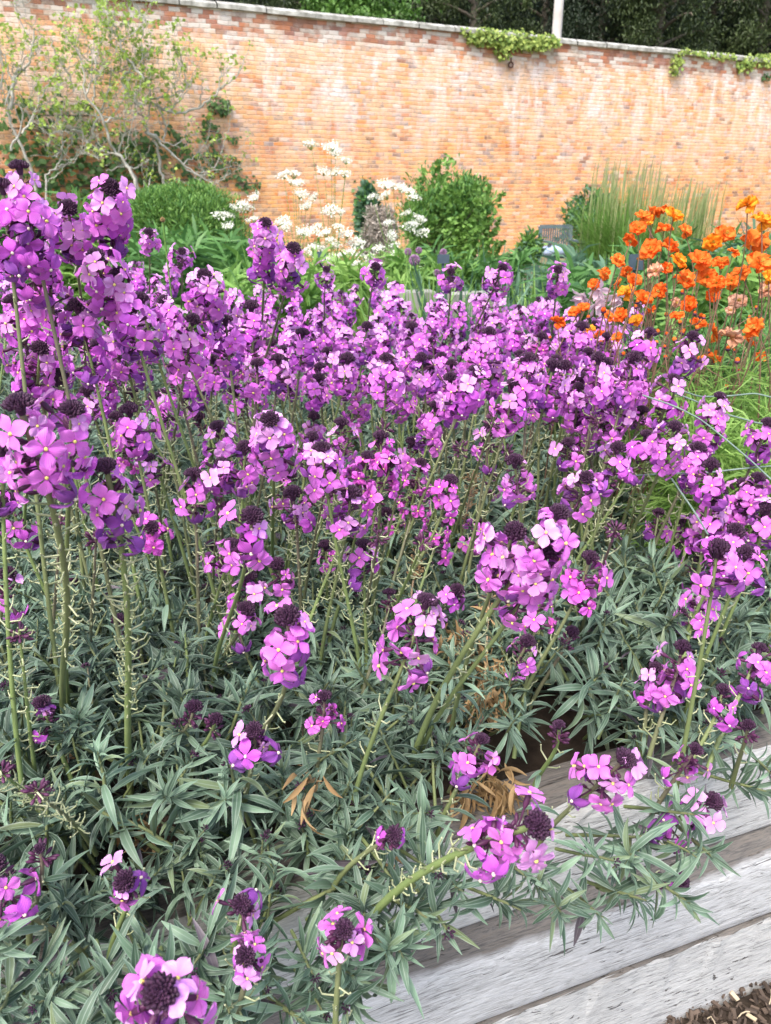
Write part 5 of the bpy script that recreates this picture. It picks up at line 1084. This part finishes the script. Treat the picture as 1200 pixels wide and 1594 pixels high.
# ------------------------------------------------------------------ trees beyond the wall
M['yew'] = leafmat('dark_conifer_spray', (.006, .013, .007), (.032, .052, .020), transl=.1)
M['yew2'] = leafmat('olive_conifer_spray', (.012, .024, .009), (.080, .115, .035), transl=.15)
M['broad'] = leafmat('broad_green_leaf', (.04, .10, .02), (.14, .28, .05), transl=.3)
def tree(px, d, hgt, wid, label, mt, seed, n=6000, leaf=.2, W=.22, low=1.5):
    r = random.Random(seed); c = P(px, 40, d); base = np.array([c[0], c[1], 0.]); root = empty('conifer_tree' if mt != 'broad' else 'broadleaf_tree', base, label, 'tree'); g = Geo()
    tube(g, [(0, 0, -.2), (.1, 0, hgt * .3), (-.05, .1, hgt * .6), (0, 0, hgt * .95)], [.35, .26, .16, .04], 'woody', 10)
    limbs = []
    for k in range(34):
        z = low * .6 + (hgt - low) * (k + .5) / 36; a = k * 2.4; L = wid * (1.05 - .75 * (z / hgt) ** 1.5) * r.uniform(.8, 1.15); e = np.array([math.cos(a) * L, math.sin(a) * L, z + r.uniform(-.2, .5)]); q = bez(np.array([0, 0, z]), np.array([math.cos(a) * L * .4, math.sin(a) * L * .4, z + .3]), e + [0, 0, .2], e, 6); limbs.append(q)
        tube(g, q, np.linspace(.06, .012, 6), 'woody', 5)
    link('trunk', g.mesh('trunk'), root); g = Geo(); T = [leafV(1, W, b_, .2, 4, 3) for b_ in (.4, .9, 1.3)]; cl = [(r.choice(limbs), r.uniform(.3, 1.05)) for _ in range(170)]
    rg = np.random.default_rng(seed); cp = np.array([[np.interp(min(t, 1), np.linspace(0, 1, 6), q[:, i]) for i in range(3)] for q, t in cl]); ii = rg.integers(0, 170, n)
    p = cp[ii] + rg.normal(size=(n, 3)) * [.27, .27, .25]; dd = rg.normal(size=(n, 3)) * [1, 1, .6] + [0, 0, -.6]; Nn = rg.normal(size=(n, 3)) * .5 + [0, 0, 1]
    for j in range(3):
        m_ = (np.arange(n) % 3) == j; g.scatter(T[j], p[m_], dd[m_], Nn[m_], leaf * rg.uniform(.6, 1.4, m_.sum()), mt, (ii[m_] / 170 * .8 + rg.random(m_.sum()) * .3) % 1)
    link('crown', g.mesh('crown'), root)
TR = [(560, 22.5, 7.5, 2.3, 'broad', 'bright green broadleaf crown showing over the coping left of centre'), (440, 24, 7.6, 2.4, 'yew2', 'olive conifer at the left end of the visible tree line'), (640, 25, 8.6, 2.4, 'yew', 'dark conifer standing behind the bright broadleaf crown'), (740, 24, 8.8, 2.5, 'yew2', 'drooping dark olive conifer left of the pale post'),
      (850, 25.5, 9.2, 2.6, 'yew', 'very dark conifer directly behind the pale post'), (940, 24.5, 9.2, 2.4, 'yew', 'dark conifer right of the pale post'), (1030, 23.5, 8.8, 2.2, 'yew2', 'lighter olive conifer with clumped sprays right of the post'), (1110, 26, 9.5, 2.6, 'yew', 'dark conifer behind the thin ivy strand'), (1190, 25, 9.2, 2.4, 'yew2', 'olive conifer above the ivy at the right edge'), (1290, 26, 9.5, 2.6, 'yew', 'dark conifer beyond the right edge'),
      (520, 29, 9.5, 3.0, 'yew', 'tall dark conifer in the back row at left'), (680, 30, 10, 3.2, 'yew', 'tall dark conifer in the back row left of the post'), (800, 31, 10.5, 3.2, 'yew', 'tall dark conifer in the back row beside the post'), (920, 31, 10.5, 3.2, 'yew', 'tall dark conifer in the back row right of the post'), (1060, 32, 11, 3.4, 'yew', 'tall dark conifer in the back row toward the right'), (1200, 33, 11, 3.4, 'yew', 'tall dark conifer in the back row at right')]
for i, (px, d, h, w, mt, lab) in enumerate(TR):
    tree(px, d, h, w, lab, mt, 900 + i, n=34000 if d < 28 else 12000, leaf=.13 if d < 28 else .35, W=.24 if mt != 'broad' else .6)
# dense dark wood behind the tree line
r = random.Random(5); g = Geo(); T = [leafV(1, .4, b_, .2, 4, 3) for b_ in (.4, 1.0)]
for k in range(14000):
    x = r.uniform(-16, 26); y = 36 + x * .3 + r.gauss(0, 1.2); z = 9 * r.random() ** .8 + .5 * math.sin(x * 1.7); dd = norm([r.gauss(0, 1), r.gauss(0, .4), r.gauss(-.3, .7)]); side = norm(np.cross(dd, [r.gauss(0, .4), -1, .3])); addleaf(g, T[k % 2], np.stack([side, dd, np.cross(side, dd)], 1), np.array([x, y, z]), r.uniform(.6, 1.2), 'yew', r.random())
tag(link('distant_wood', g.mesh('distant_wood')), 'dark mass of woodland behind the conifers', None, None, 'stuff')
